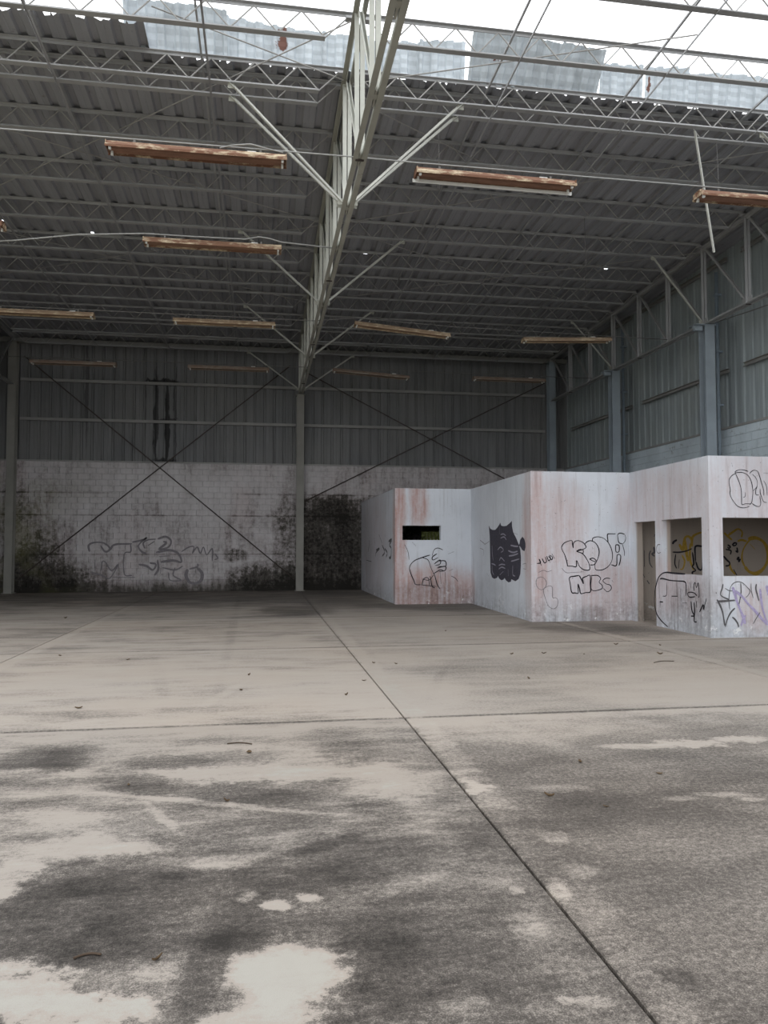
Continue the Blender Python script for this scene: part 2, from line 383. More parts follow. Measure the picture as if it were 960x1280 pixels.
# ------------------------------------------------------------------ mesh helpers
def tag(o, label=None, cat=None, group=None, kind=None):
    if label: o['label'] = label
    if cat: o['category'] = cat
    if group: o['group'] = group
    if kind: o['kind'] = kind
    return o
def empty(name, loc=(0, 0, 0), parent=None):
    o = bpy.data.objects.new(name, None)
    o.empty_display_size = 0.1
    col.objects.link(o); o.location = loc
    if parent: o.parent = parent
    return o
class MB:
    def __init__(self): self.v = []; self.f = []
    def quadbox(self, pts):          # 8 points: bottom ring 0-3, top ring 4-7
        b = len(self.v); self.v += [tuple(p) for p in pts]
        for q in ((3, 2, 1, 0), (4, 5, 6, 7), (0, 1, 5, 4), (1, 2, 6, 5), (2, 3, 7, 6), (3, 0, 4, 7)):
            self.f.append(tuple(b + i for i in q))
        return self
    def box(self, x0, x1, y0, y1, z0, z1):
        return self.quadbox([(x0, y0, z0), (x1, y0, z0), (x1, y1, z0), (x0, y1, z0), (x0, y0, z1), (x1, y0, z1), (x1, y1, z1), (x0, y1, z1)])
    def sweep(self, p, q, prof, up=(0, 0, 1), caps=True, flip=False):
        p, q = Vector(p), Vector(q)
        d = (q - p).normalized(); u = Vector(up)
        s = d.cross(u)
        if s.length < 1e-4: s = d.cross(Vector((0, 1, 0)))
        s.normalize(); u = s.cross(d).normalized()
        b = len(self.v); n = len(prof)
        for o in (p, q):
            for (a, h) in prof: self.v.append(tuple(o + s * a + u * h))
        for i in range(n):
            j = (i + 1) % n
            self.f.append((b + i, b + j, b + n + j, b + n + i))
        if caps:
            self.f.append(tuple(b + i for i in reversed(range(n)))); self.f.append(tuple(b + n + i for i in range(n)))
        return self
    def bar(self, p, q, w, h, up=(0, 0, 1)):
        a, b = w / 2, h / 2
        return self.sweep(p, q, [(-a, -b), (a, -b), (a, b), (-a, b)], up)
    def angle(self, p, q, leg=.06, t=.007, sx=1, sz=1, up=(0, 0, 1), off=0.0):
        pr = [(off, 0), (off + sx * leg, 0), (off + sx * leg, sz * t), (off + sx * t, sz * t), (off + sx * t, sz * leg), (off, sz * leg)]
        return self.sweep(p, q, pr, up)
    def tube(self, p, q, r, n=6):
        return self.sweep(p, q, [(r * math.cos(2 * math.pi * i / n), r * math.sin(2 * math.pi * i / n)) for i in range(n)])
    def path(self, pts, r, n=6):
        pts = [Vector(p) for p in pts]; b = len(self.v)
        for i, p in enumerate(pts):
            d = (pts[min(i + 1, len(pts) - 1)] - pts[max(i - 1, 0)]).normalized()
            s = d.cross(Vector((0, 0, 1)))
            if s.length < 1e-3: s = d.cross(Vector((0, 1, 0)))
            s.normalize(); u = s.cross(d)
            for k in range(n):
                a = 2 * math.pi * k / n
                self.v.append(tuple(p + s * r * math.cos(a) + u * r * math.sin(a)))
        for i in range(len(pts) - 1):
            for k in range(n):
                j = (k + 1) % n
                self.f.append((b + i * n + k, b + i * n + j, b + (i + 1) * n + j, b + (i + 1) * n + k))
        self.f.append(tuple(b + k for k in reversed(range(n)))); self.f.append(tuple(b + (len(pts) - 1) * n + k for k in range(n)))
        return self
    def mesh(self, name, mat=None, smooth=False):
        me = bpy.data.meshes.new(name)
        me.from_pydata(self.v, [], self.f); me.update()
        bm = bmesh.new(); bm.from_mesh(me); bmesh.ops.recalc_face_normals(bm, faces=bm.faces); bm.to_mesh(me); bm.free()
        if mat: me.materials.append(M[mat])
        if smooth:
            for p in me.polygons: p.use_smooth = True
        return me
    def build(self, name, mat, parent=None, loc=None, smooth=False, label=None):
        o = bpy.data.objects.new(name, self.mesh(name, mat, smooth))
        col.objects.link(o)
        if parent: o.parent = parent
        if loc: o.location = loc
        if label: o['label'] = label
        return o
def inst(me, name, parent=None, loc=(0, 0, 0), rot=None):
    o = bpy.data.objects.new(name, me); col.objects.link(o)
    if parent: o.parent = parent
    o.location = loc
    if rot: o.rotation_euler = rot
    return o
def copy_tree(o, parent=None):
    c = o.copy(); col.objects.link(c); c.parent = parent
    for ch in o.children: copy_tree(ch, c)
    return c
ORD = ['first', 'second', 'third', 'fourth', 'fifth', 'sixth', 'seventh', 'eighth', 'ninth', 'tenth', 'eleventh', 'twelfth', 'thirteenth', 'fourteenth', 'fifteenth', 'sixteenth']

# ------------------------------------------------------------------ floor: slabs with open joints
floor = MB().box(LEFT - .2, RIGHT + .3, -16, BACK + .3, -.30, -.06).build('floor', 'slab_gap')
tag(floor, 'stained concrete warehouse floor cast in large slabs', kind='structure')
xs = [LEFT - .15] + list(JOINT_X) + [RIGHT + .25]
ys = [-16, -13, -8, -3, 2, 7, 12, 17, 22, BACK + .25]
G = .008
for i in range(4):
    for j in range(len(ys) - 1):
        x0, x1, y0, y1 = xs[i] + G, xs[i + 1] - G, ys[j] + 1.5 * G, ys[j + 1] - 1.5 * G
        b = .006
        m = MB()
        lo = [(x0, y0), (x1, y0), (x1, y1), (x0, y1)]
        hi = [(x0 + b, y0 + b), (x1 - b, y0 + b), (x1 - b, y1 - b), (x0 + b, y1 - b)]
        m.v = [(x, y, -.06) for x, y in lo] + [(x, y, -b) for x, y in lo] + [(x, y, 0) for x, y in hi]
        for k in range(4):
            n = (k + 1) % 4
            m.f += [(k, n, 4 + n, 4 + k), (4 + k, 4 + n, 8 + n, 8 + k)]
        m.f += [(8, 9, 10, 11), (3, 2, 1, 0)]
        m.build('floor_slab', 'floor', floor)
ground = MB().box(-120, 120, -120, 140, -.6, -.32).build('ground', 'ground')
tag(ground, 'open ground around the warehouse', kind='structure')

# ------------------------------------------------------------------ back wall: painted blocks below, ribbed siding above
def wall_grid(P, Q, H, t, holes=(), trim0=0.0, trim1=0.0, z0=0.0):
    """Upright wall along P-Q with rectangular openings (s0, s1, z0, z1); thickness to the left of P-Q."""
    P, Q = Vector(P), Vector(Q); L = (Q - P).length; u = (Q - P) / L; n = Vector((-u.y, u.x))
    S = sorted({trim0, L - trim1, *[h[0] for h in holes], *[min(h[1], L - trim1) for h in holes]})
    Z = sorted({z0, H, *[h[2] for h in holes], *[h[3] for h in holes]})
    def solid(i, k):
        if i < 0 or k < 0 or i >= len(S) - 1 or k >= len(Z) - 1: return False
        s, z = (S[i] + S[i + 1]) / 2, (Z[k] + Z[k + 1]) / 2
        return not any(h[0] < s < h[1] and h[2] < z < h[3] for h in holes)
    m = MB()
    def pt(s, z, d):
        w = P + u * s + n * d; m.v.append((w.x, w.y, z)); return len(m.v) - 1
    def quad(*a): m.f.append(tuple(pt(*q) for q in a))
    for i in range(len(S) - 1):
        for k in range(len(Z) - 1):
            if not solid(i, k): continue
            a, b, c, d = S[i], S[i + 1], Z[k], Z[k + 1]
            quad((a, c, 0), (b, c, 0), (b, d, 0), (a, d, 0)); quad((b, c, t), (a, c, t), (a, d, t), (b, d, t))
            if not solid(i - 1, k): quad((a, c, t), (a, c, 0), (a, d, 0), (a, d, t))
            if not solid(i + 1, k): quad((b, c, 0), (b, c, t), (b, d, t), (b, d, 0))
            if not solid(i, k - 1): quad((a, c, t), (b, c, t), (b, c, 0), (a, c, 0))
            if not solid(i, k + 1): quad((a, d, 0), (b, d, 0), (b, d, t), (a, d, t))
    bm = bmesh.new(); me = bpy.data.meshes.new('tmp'); me.from_pydata(m.v, [], m.f); bm.from_mesh(me)
    bmesh.ops.remove_doubles(bm, verts=bm.verts, dist=1e-5)
    bm.verts.ensure_lookup_table()
    m.v = [tuple(v.co) for v in bm.verts]; m.f = [tuple(v.index for v in f.verts) for f in bm.faces]
    bm.free(); bpy.data.meshes.remove(me)
    return m

WIN = (5.78, 6.54, 1.15, 2.16)      # window in the back wall, inside the office
hole = (WIN[0] + 9.1, WIN[1] + 9.1, WIN[2], WIN[3])
wall_back = wall_grid((-9.1, BACK + .02), (11.7, BACK + .02), BLOCK_TOP, .17, [hole]).build('wall_back', 'block')
tag(wall_back, 'back wall of grimy painted blocks below ribbed metal siding', kind='structure')
def block_mesh(L, H, D, b=.006):
    m = MB(); a, h = L / 2, H / 2          # front at -y
    m.v = [(-a, 0, -h), (a, 0, -h), (a, 0, h), (-a, 0, h), (-a, -D + b, -h), (a, -D + b, -h), (a, -D + b, h), (-a, -D + b, h),
           (-a + b, -D, -h + b), (a - b, -D, -h + b), (a - b, -D, h - b), (-a + b, -D, h - b)]
    for k in range(4):
        n = (k + 1) % 4
        m.f += [(k, n, 4 + n, 4 + k), (4 + k, 4 + n, 8 + n, 8 + k)]
    m.f += [(8, 9, 10, 11), (3, 2, 1, 0)]
    return m
rng = random.Random(5)
COURSE = BLOCK_TOP / 22
full = block_mesh(.395, COURSE - .005, .02, .004).mesh('block', 'block')
half = block_mesh(.195, COURSE - .005, .02, .004).mesh('half_block', 'block')
def lay_blocks(parent, a0, a1, z0i, z1i, place, pick, skip=None, mat_name='block'):
    """Lay running-bond courses; pick(a, z) says whether a block is one of the separate ones."""
    rest = MB(); n = 0
    for k in range(z0i, z1i):
        z = (k + .5) * COURSE; a = a0 + (.2 if k % 2 else 0)
        cells = [(a0 + .1, half)] if k % 2 else []
        while a + .4 <= a1 + .01: cells.append((a + .2, full)); a += .4
        if a1 - a > .18: cells.append((a + .1, half))
        for c, me in cells:
            if skip and skip(c, z): continue
            if pick(c, z) and n < 300:
                n += 1
                o = inst(me, 'block', parent, *place(c, z + 0, rng.uniform(-.0015, .0015)))
            else:
                loc, rot = place(c, z, 0); mat = Matrix.Translation(loc) @ Matrix.Rotation(rot[2], 4, 'Z')
                b = len(rest.v); rest.v += [tuple(mat @ v.co) for v in me.vertices]; rest.f += [tuple(b + i for i in p.vertices) for p in me.polygons]
    if rest.v:
        o = rest.build('block_courses', mat_name, parent); o['kind'] = 'stuff'
placeb = lambda c, z, d: ((c, BACK + .02 + d, z), (0, 0, 0))
pickb = lambda c, z: (1.5 < c < 3.56) or (-8.3 < c < -6.9) or (-1.6 < c < 1.2 and z < 2.2)
lay_blocks(wall_back, -8.9, 11.3, 0, 22, placeb, pickb, lambda c, z: WIN[0] - .22 < c < WIN[1] + .22 and WIN[2] - .1 < z < WIN[3] + .12 or (c > 3.8 and z < 2.95))

PITCH = .35
def ribs(n=3, h=.045, top=.045, foot=.03):
    """Cross-section of a ribbed sheet, n pans wide, starting with a rib: (across, height)."""
    p = []
    for i in range(n):
        a = i * PITCH
        p += [(a - top / 2 - foot, 0), (a - top / 2, h), (a + top / 2, h), (a + top / 2 + foot, 0), (a + PITCH / 2 - .02, 0), (a + PITCH / 2, .006), (a + PITCH / 2 + .02, 0)]
    a = n * PITCH
    return p + [(a - top / 2 - foot, 0), (a - top / 2, h), (a + top / 2, h), (a + top / 2 + foot, 0)]
def wall_sheet(h, mat):
    m = MB(); pr = ribs()
    for (a, d) in pr: m.v += [(a, d, 0), (a, d, h)]
    for i in range(len(pr) - 1): m.f.append((2 * i, 2 * i + 2, 2 * i + 3, 2 * i + 1))
    return m.mesh('siding_sheet', mat)
sb = wall_sheet(8.80 - BLOCK_TOP, 'siding_back')
for i in range(20):
    inst(sb, 'siding_sheet', wall_back, (-9.05 + i * 1.05, BACK + .19 + (i % 2) * .002, BLOCK_TOP - .02))
MB().box(-8.9, 11.35, BACK - .03, BACK + .18, BLOCK_TOP, BLOCK_TOP + .05).build('sill_flashing', 'girt', wall_back)
MB().box(-9.0, 11.5, BACK - .02, BACK + .16, 8.60, 8.75).build('eave_strut', 'girt', wall_back)
MB().box(-9.3, 11.8, BACK + .26, BACK + .29, 8.55, 8.95).build('eave_closure', 'girt', wall_back)

window = MB().box(WIN[0], WIN[1], BACK + .06, BACK + .1, WIN[3] - .05, WIN[3]).box(WIN[0], WIN[1], BACK + .06, BACK + .1, WIN[2], WIN[2] + .05) \
    .box(WIN[0], WIN[0] + .04, BACK + .06, BACK + .1, WIN[2], WIN[3]).box(WIN[1] - .04, WIN[1], BACK + .06, BACK + .1, WIN[2], WIN[3]).build('window_1', 'window_paint')
tag(window, 'small barred opening at the back of the office', kind='structure')
for k in range(1, 6): MB().bar((WIN[0] + k * .127, BACK + .08, WIN[2]), (WIN[0] + k * .127, BACK + .08, WIN[3]), .024, .024).build('grille_bar', 'window_paint', window)
MB().bar((WIN[0], BACK + .08, 1.9), (WIN[0] + .36, BACK + .08, 1.9), .024, .024).build('grille_bar', 'window_paint', window)

# ------------------------------------------------------------------ right wall and left wall
FRONT = -3.2
wall_right = MB().box(RIGHT + .02, RIGHT + .19, FRONT, BACK + .19, 0, BLOCK_TOP).build('wall_right', 'wall_core')
tag(wall_right, 'side wall of blue grey blocks below ribbed metal siding', kind='structure')
t = NT('blue_block_paint')
n = t.noise(scale=1.3, detail=6, stretch=(1, 1, .5)); n2 = t.noise(scale=9, detail=5)
c_ = t.mix(t.rng(n, .35, .7), s2l(206, 217, 224), s2l(178, 189, 196))
c_ = t.mix(t.rng(n2, .62, .72, 0, .6), c_, s2l(104, 100, 98)); t.bump(n2, .005, .4)
M['block_blue'] = t.done(c_, .9)
full_b = full.copy(); full_b.materials[0] = M['block_blue']; half_b = half.copy(); half_b.materials[0] = M['block_blue']
keep = (full, half); full, half = full_b, half_b
placer = lambda c, z, d: ((RIGHT + .02 + d, BACK - c, z), (0, 0, R(-90)))
lay_blocks(wall_right, 0, BACK - FRONT, 0, 22, placer, lambda c, z: 6.2 < c < 16.6 and z > 3.05, lambda c, z: z < 2.9 and c < 15, 'block_blue')
full, half = keep
for i in range(29):
    ss = wall_sheet(zr(max(BACK - .8 - i * 1.05, 3)) + .07 - BLOCK_TOP, 'siding_side')
    inst(ss, 'siding_sheet', wall_right, (RIGHT + .21 + (i % 2) * .002, BACK + .15 - i * 1.05, BLOCK_TOP - .02), (0, 0, R(-90)))
MB().box(RIGHT - .03, RIGHT + .2, FRONT, BACK - .03, BLOCK_TOP, BLOCK_TOP + .05).build('sill_flashing', 'girt', wall_right)
OPEN = 15.9                      # nearer than this the side bay is open
wall_left = MB().box(LEFT - .3, LEFT - .12, OPEN, BACK + .19, 0, .25).build('wall_left', 'wall_core')
tag(wall_left, 'dark ribbed metal side wall beyond the end column', kind='structure')
sl = wall_sheet(8.8, 'siding_dark')
for i in range(11):
    inst(sl, 'siding_sheet', wall_left, (LEFT - .1 - (i % 2) * .002, BACK + .15 - (i + 1) * 1.05, 0.0), (0, 0, R(90)))

# ------------------------------------------------------------------ office walls with openings
TH = .18
def office_wall(name, key, holes=(), t0=0.0, t1=0.0, label=''):
    P, Q = OFFICE[key]
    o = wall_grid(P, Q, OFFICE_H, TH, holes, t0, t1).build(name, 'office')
    return tag(o, label, kind='structure')
OW = {}
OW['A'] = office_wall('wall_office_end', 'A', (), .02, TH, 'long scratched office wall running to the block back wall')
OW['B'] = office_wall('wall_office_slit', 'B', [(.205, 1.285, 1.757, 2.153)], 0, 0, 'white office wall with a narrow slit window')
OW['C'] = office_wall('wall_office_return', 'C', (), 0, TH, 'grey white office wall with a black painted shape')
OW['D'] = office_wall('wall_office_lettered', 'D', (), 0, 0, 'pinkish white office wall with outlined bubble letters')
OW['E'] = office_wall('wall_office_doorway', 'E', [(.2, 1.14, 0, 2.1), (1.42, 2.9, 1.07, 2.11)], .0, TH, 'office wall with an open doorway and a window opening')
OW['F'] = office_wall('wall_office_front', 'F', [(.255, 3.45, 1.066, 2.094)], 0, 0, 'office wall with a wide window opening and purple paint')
ceil_o = MB().box(3.78, 11.39, 20.64, 27.36, 3.0, 3.1).box(5.93, 11.39, 15.49, 20.62, 3.0, 3.1).box(7.92, 11.39, 12.34, 15.29, 3.0, 3.1).build('ceiling_office', 'roof_slab')
tag(ceil_o, 'flat concrete slab over the office rooms', kind='structure')
# low plinth splash of render along the foot of the plaster walls is part of each wall's material

# ------------------------------------------------------------------ ceiling: ribbed deck sheets on the joists
ceiling = empty('ceiling'); tag(ceiling, 'grey ribbed metal roof deck, torn open along its front edge', kind='structure')
def deck_sheet(y0, y1, holes=(), mat='deck', ragged=None):
    """Sheet in object space: x across 0..1.05, y along, z follows the roof slope. Ribs rise above the pans."""
    pr = ribs(3, .05, .09, .03)
    Ys = {y0, y1}; extra = set()
    for (hx, hy, s) in holes: Ys |= {hy - s, hy + s}; extra |= {hx - s, hx + s}
    def hgt(x):
        for (a, h), (b, g) in zip(pr, pr[1:]):
            if a <= x <= b: return h + (g - h) * (x - a) / max(b - a, 1e-6)
        return 0
    P = sorted(pr + [(x, hgt(x)) for x in extra]); Ys = sorted(Ys)
    m = MB(); n = len(P)
    rr = random.Random(ragged)
    for j, y in enumerate(Ys):
        for (x, h) in P:
            yy = y
            if ragged is not None and j == 0: yy = y + rr.uniform(0, .12)
            m.v.append((x, yy, zr(yy) + .035 + h))
    for j in range(len(Ys) - 1):
        for i in range(n - 1):
            cx, cy = (P[i][0] + P[i + 1][0]) / 2, (Ys[j] + Ys[j + 1]) / 2
            if any(abs(cx - hx) < s and abs(cy - hy) < s for hx, hy, s in holes): continue
            m.f.append((j * n + i, j * n + i + 1, (j + 1) * n + i + 1, (j + 1) * n + i))
    return m.mesh('deck_sheet', mat)
MIDY = 19.6
rear = deck_sheet(MIDY - .15, 27.7)
HOLES = [(2.553, 18.87, .05), (9.08, 18.89, .07), (-4.05, 18.65, .045), (-3.93, 12.52, .03), (-5.98, 18.3, .04)]
for i in range(20):
    x0 = -9.2 + i * 1.05
    inst(rear, 'deck_sheet', ceiling, (x0, 0, .006 + (i % 2) * .004))
    hs = [(hx - x0, hy, s) for hx, hy, s in HOLES if 0 <= hx - x0 < 1.05]
    y0 = 11.2 if x0 + .5 < -2.2 else 11.86
    inst(deck_sheet(y0, MIDY + .15, hs, 'deck', i), 'deck_sheet', ceiling, (x0, 0, (i % 2) * .004))
# sheets bent upright along the torn edge, each standing on the front joist
def upright(w, h, seed, bend=.0):
    rr = random.Random(seed); m = MB()
    nr = 4; xs_ = []
    for i in range(nr):
        a = w * i / (nr - 1)
        for dx, d in ((-.075, 0), (-.05, -.04), (.05, -.04), (.075, 0)):
            x = a + dx
            if 0 <= x <= w: xs_.append((x, d))
    xs_ = [(0, -.04)] + xs_ + [(w, -.04)]
    rows = 8; n = len(xs_)
    tops = [h + rr.uniform(-.012, .012) + .03 * math.sin(3 * x_[0] + seed) for x_ in xs_]
    for j in range(rows + 1):
        k = j / rows
        for i, (x, d) in enumerate(xs_):
            m.v.append((x, d - bend * k * k + (.004 if j % 2 else -.004), tops[i] * k))
    for j in range(rows):
        for i in range(n - 1): m.f.append((j * n + i, j * n + i + 1, (j + 1) * n + i + 1, (j + 1) * n + i))
    return m.mesh('bent_roof_sheet', 'sheet')
x = -2.15; k = 0
rr = random.Random(12)
while x < 10.3:
    w = .82 + rr.uniform(-.06, .06)
    lean = R(6)
    h = .58 + rr.uniform(-.06, .04)
    if 3.6 < x + w / 2 < 5.2: lean, h = R(34), .72          # two sheets that hang further over and face the floor
    elif x < -1.2: lean, h = R(20), .66
    inst(upright(w, h, k, .03), 'bent_roof_sheet', ceiling, (x, 11.87, zr(11.87) + .03), (lean, 0, rr.uniform(-.03, .03)))
    x += w + (.05 if k in (6, 9, 10) else -.04); k += 1

# ------------------------------------------------------------------ open-web joists
def joist(L, name='roof_joist'):
    root = empty(name)
    T = [(-.05, -.028), (-.05, -.022), (-.006, -.022), (-.006, .0), (.006, .0), (.006, -.022), (.05, -.022), (.05, -.028)]
    T = [(-.05, .0), (.05, .0), (.05, -.007), (.007, -.007), (.007, -.05), (-.007, -.05), (-.007, -.007), (-.05, -.007)]
    Bm = [(a, -h) for a, h in T]
    MB().sweep((.02, 0, .03), (L - .02, 0, .03), T).build('top_chord', 'joist', root)
    e = .42
    MB().sweep((e, 0, -.38), (L - e, 0, -.38), Bm).build('bottom_chord', 'joist', root)
    n = round((L - 2 * e) / .65); p = (L - 2 * e) / n
    pts = [(.06, 0, .0)]
    for i in range(n):
        pts += [(e + i * p, 0, -.36) if i == 0 else (e + i * p, 0, -.36), (e + (i + .5) * p, 0, .0)]
    pts += [(L - e, 0, -.36), (L - .06, 0, 0)]
    m = MB()
    for a, b in zip(pts, pts[1:]): m.tube(a, b, .0105, 6)
    m.build('web', 'rod', root)
    MB().box(-.02, .12, -.05, .05, -.06, -.02).build('bearing_seat', 'joist', root)
    MB().box(L - .12, L + .02, -.05, .05, -.06, -.02).build('bearing_seat', 'joist', root)
    return root
for bay in (0, 1):
    x0, x1 = COLX[bay] + .06, COLX[bay + 1] - .06
    proto = joist(x1 - x0)
    where = 'over the empty bay' if bay == 0 else 'over the office'
    for k, y in enumerate(JOIST_Y):
        o = proto if k == 0 else copy_tree(proto)
        o.location = (x0, y, zr(y))
        tag(o, f'grey open-web roof joist, {ORD[k]} out from the back wall, {where}', 'joist', 'open-web roof joists')

# ------------------------------------------------------------------ roof trusses
def truss(X, label, leg=.075, gap=.05, mat='truss', web='truss_web'):
    root = empty('roof_truss', (X, NODE_Y[0], 7.05)); tag(root, label, 'truss', 'long roof trusses')
    root_off = Vector((X, NODE_Y[0], 7.05))
    def bl(m, n, mt): o = m.build(n, mt, root); o.location = -root_off; return o
    ya, yb = NODE_Y[0] + .1, NODE_Y[-1]
    zb = 7.05; zt = lambda y: zr(y) - .075
    m = MB().angle((X, ya, zb), (X, yb, zb), leg, .009, 1, 1, off=gap / 2); m.angle((X, ya, zb), (X, yb, zb), leg, .009, -1, 1, off=-gap / 2)
    for y in NODE_Y: m.box(X - gap / 2 - .01, X + gap / 2 + .01, y - .05, y + .05, zb + .01, zb + .055)
    chord = bl(m, 'bottom_chord', mat)
    m = MB().angle((X, ya, zt(ya)), (X, yb, zt(yb)), leg, .009, 1, -1, off=gap / 2); m.angle((X, ya, zt(ya)), (X, yb, zt(yb)), leg, .009, -1, -1, off=-gap / 2)
    bl(m, 'top_chord', mat)
    for i, y in enumerate(NODE_Y):
        m = MB(); a = .008
        for s in (-1, 1): m.angle((X + s * a, y, zb + .02), (X + s * a, y, zt(y) - .02), .065, .008, -s, 1, up=(0, 1, 0))
        bl(m, 'vertical', web)
        if i + 1 < len(NODE_Y):
            y2 = NODE_Y[i + 1]; m = MB()
            for s in (-1, 1): m.angle((X + s * .028, y - .06, zt(y) - .04), (X + s * .028, y2 + .06, zb + .05), .05, .007, s, 1, up=(0, 0, 1))
            bl(m, 'diagonal', web)
            MB().box(X - .012, X + .012, y2 - .12, y2 + .22, zb + .015, zb + .17).build('gusset_plate', mat, chord)
        if i % 3 == 1:
            MB().box(X - .06, X + .06, y - .02, y + .02, zb - .012, zb + .002).build('batten_plate', 'dark_rod', chord)
    return root
T_mid = truss(COLX[1], 'pale peeling roof truss running overhead to the column on the back wall')
T_right = truss(COLX[2], 'grey roof truss carried on columns along the blue grey side wall', mat='joist', web='joist')
T_left = truss(COLX[0], 'grey roof truss along the dark metal side wall', mat='joist', web='joist')

# ------------------------------------------------------------------ knee braces from truss to joists
def knee(X, Y, side, dx, label, zt_=None, grp='knee braces under the joists', r=.05, dy=0.0):
    zt_ = zr(Y) - .37 if zt_ is None else zt_
    a = Vector((X + side * .07, Y - dy, 7.1)); b = Vector((X + side * dx, Y, zt_))
    root = empty('knee_brace', a); tag(root, label, 'brace', grp)
    o = MB().angle(a, b, r, .006, side, 1).build('angle_bar', 'brace', root); o.location = -a
    for p, nm in ((a, 'lower'), (b, 'upper')):
        d = (b - a).normalized() * (.06 if nm == 'lower' else -.06)
        q = p + d
        e = MB().box(q.x - .05, q.x + .05, q.y - .016, q.y - .009, q.z - .05, q.z + .05).build('end_plate', 'truss', root); e.location = -a
for (Y, tx, dy) in [(11.83, 'the torn roof edge', -.12), (12.17, 'the second joist', .12), (17.07, 'the middle of the deck', 0), (22.0, 'the rear of the deck', 0), (26.75, 'the joist by the back wall', 0)]:
    for s, nm in ((-1, 'empty bay'), (1, 'office')):
        knee(COLX[1], Y, s, 1.9, f'angle brace from the central truss to {tx}, {nm} side', dy=dy)
for (Y, tx, dx) in [(11.83, 'beside the hanging loose bar', 2.2), (17.07, 'over the nearer wall column', 1.4), (22.0, 'over the further wall column', 1.4)]:
    knee(COLX[2], Y, -1, dx, f'grey angle brace from the side wall truss, {tx}')
# a brace that has come loose and hangs down
lb = MB().angle((7.42, 11.95, 8.86), (7.74, 11.95, 6.72), .045, .006, 1, 1).build('loose_bar', 'brace')
tag(lb, 'loose pale angle bar hanging down from the torn roof edge', 'bar')

# ------------------------------------------------------------------ bridging lines and roof rods
for k, dx in enumerate((2.32, 4.68, 7.05)):
    for s, nm in ((-1, 'over the empty bay'), (1, 'over the office')):
        X = COLX[1] + s * dx
        y0 = 2.4; y1 = 26.75
        o = MB().angle((X, y0, zr(y0) - .06), (X, y1, zr(y1) - .06), .03, .005, 1, 1).build('bridging_bar', 'joist')
        tag(o, f'thin bar tying the joist tops, {ORD[k]} out from the central truss {nm}', 'bar', 'joist bridging bars')
        o = MB().angle((X + .12, y0, zr(y0) - .375), (X + .12, y1, zr(y1) - .375), .03, .005, 1, -1).build('bridging_bar', 'joist')
        tag(o, f'thin bar tying the joist undersides, {ORD[k]} out from the central truss {nm}', 'bar', 'joist bridging bars')
RODS = [((-1.59, 10.7), (1.25, 11.9)), ((1.4, 11.9), (6.3, 10.0)), ((-5.4, 16.2), (1.2, 10.45)), ((-5.4, 13.8), (1.2, 17.0)), ((1.45, 12.3), (6.0, 15.0)), ((1.45, 16.95), (10.7, 11.9)),
        ((1.45, 17.1), (10.7, 22.0)), ((1.45, 22.0), (10.7, 17.2)), ((-8.3, 17.2), (1.2, 22.0)), ((-8.3, 22.0), (1.2, 17.2))]
RTXT = ['short rod beside the central truss under open sky on the empty side', 'rod crossing the open sky gap towards the office side', 'rod from the torn edge down to the left of the nearest rusty lamp', 'rod behind the nearest rusty lamp on the empty side',
        'rod behind the front knee braces on the office side', 'long rod rising to the hanging loose bar', 'rod over the office running back to the further wall column', 'rod over the office crossing towards the nearer wall column',
        'rod over the empty bay crossing the rear of the deck', 'rod over the empty bay crossing the middle of the deck']
RTXT[2] = 'rod from the central truss across the front of the empty bay'
for k, ((a, b), tx) in enumerate(zip(RODS, RTXT)):
    o_ = .10 + .045 * (k % 3)
    o = MB().tube((a[0], a[1], zr(a[1]) - o_), (b[0], b[1], zr(b[1]) - o_), .010, 6).build('brace_rod', 'rod')
    tag(o, 'thin diagonal roof ' + tx, 'rod', 'diagonal roof rods')

# ------------------------------------------------------------------ columns
def column(X, Y, ztop, label, mat, bracket=0, w=.26, d=.28, grp='steel columns', z0=0.0):
    root = empty('steel_column', (X, Y, z0)); tag(root, label, 'column', grp)
    a, h, t = w / 2, d / 2, .014
    pr = [(-a, -h), (a, -h), (a, -h + t), (t / 2, -h + t), (t / 2, h - t), (a, h - t), (a, h), (-a, h), (-a, h - t), (-t / 2, h - t), (-t / 2, -h + t), (-a, -h + t)]
    m = MB(); n = len(pr)
    m.v = [(x, y, .02) for x, y in pr] + [(x, y, ztop - z0 - .02) for x, y in pr]
    m.f = [(i, (i + 1) % n, n + (i + 1) % n, n + i) for i in range(n)]
    m.build('shaft', mat, root)
    base = MB().box(-a - .05, a + .05, -h - .05, h + .05, 0, .02).build('base_plate', mat, root)
    MB().box(-a - .03 - (.22 if bracket else 0), a + .03, -h - .02, h + .02, ztop - z0 - .02, ztop - z0).build('cap_plate', mat, root)
    if bracket:
        m = MB(); m.quadbox([(-a - .2, -.05, ztop - z0 - .14), (-a, -.05, ztop - z0 - .14), (-a, .05, ztop - z0 - .14), (-a - .2, .05, ztop - z0 - .14),
                             (-a - .23, -.05, ztop - z0 - .02), (-a, -.05, ztop - z0 - .02), (-a, .05, ztop - z0 - .02), (-a - .23, .05, ztop - z0 - .02)])
        m.build('seat_bracket', mat, root)
    for i in (-1, 1):
        for j in (-1, 1): MB().tube((i * (a + .02), j * (h + .02), .02), (i * (a + .02), j * (h + .02), .05), .014).build('anchor_bolt', 'dark_rod', base)
    return root
CY = BACK - .2
column(COLX[1], CY, 7.03, 'grey steel column on the back wall where the central truss lands', 'column')
column(COLX[0], CY, 8.55, 'grey steel column in the stained corner by the dark side wall', 'column')
column(COLX[2], CY, 8.55, 'dark steel column in the far corner behind the office', 'column_blue')
column(COLX[2], 22.0, 7.03, 'blue grey steel column behind the office, nearer the far corner', 'column_blue', 1)
column(COLX[2], 17.0, 7.03, 'broad blue grey steel column rising above the open doorway of the office', 'column_blue', 1)
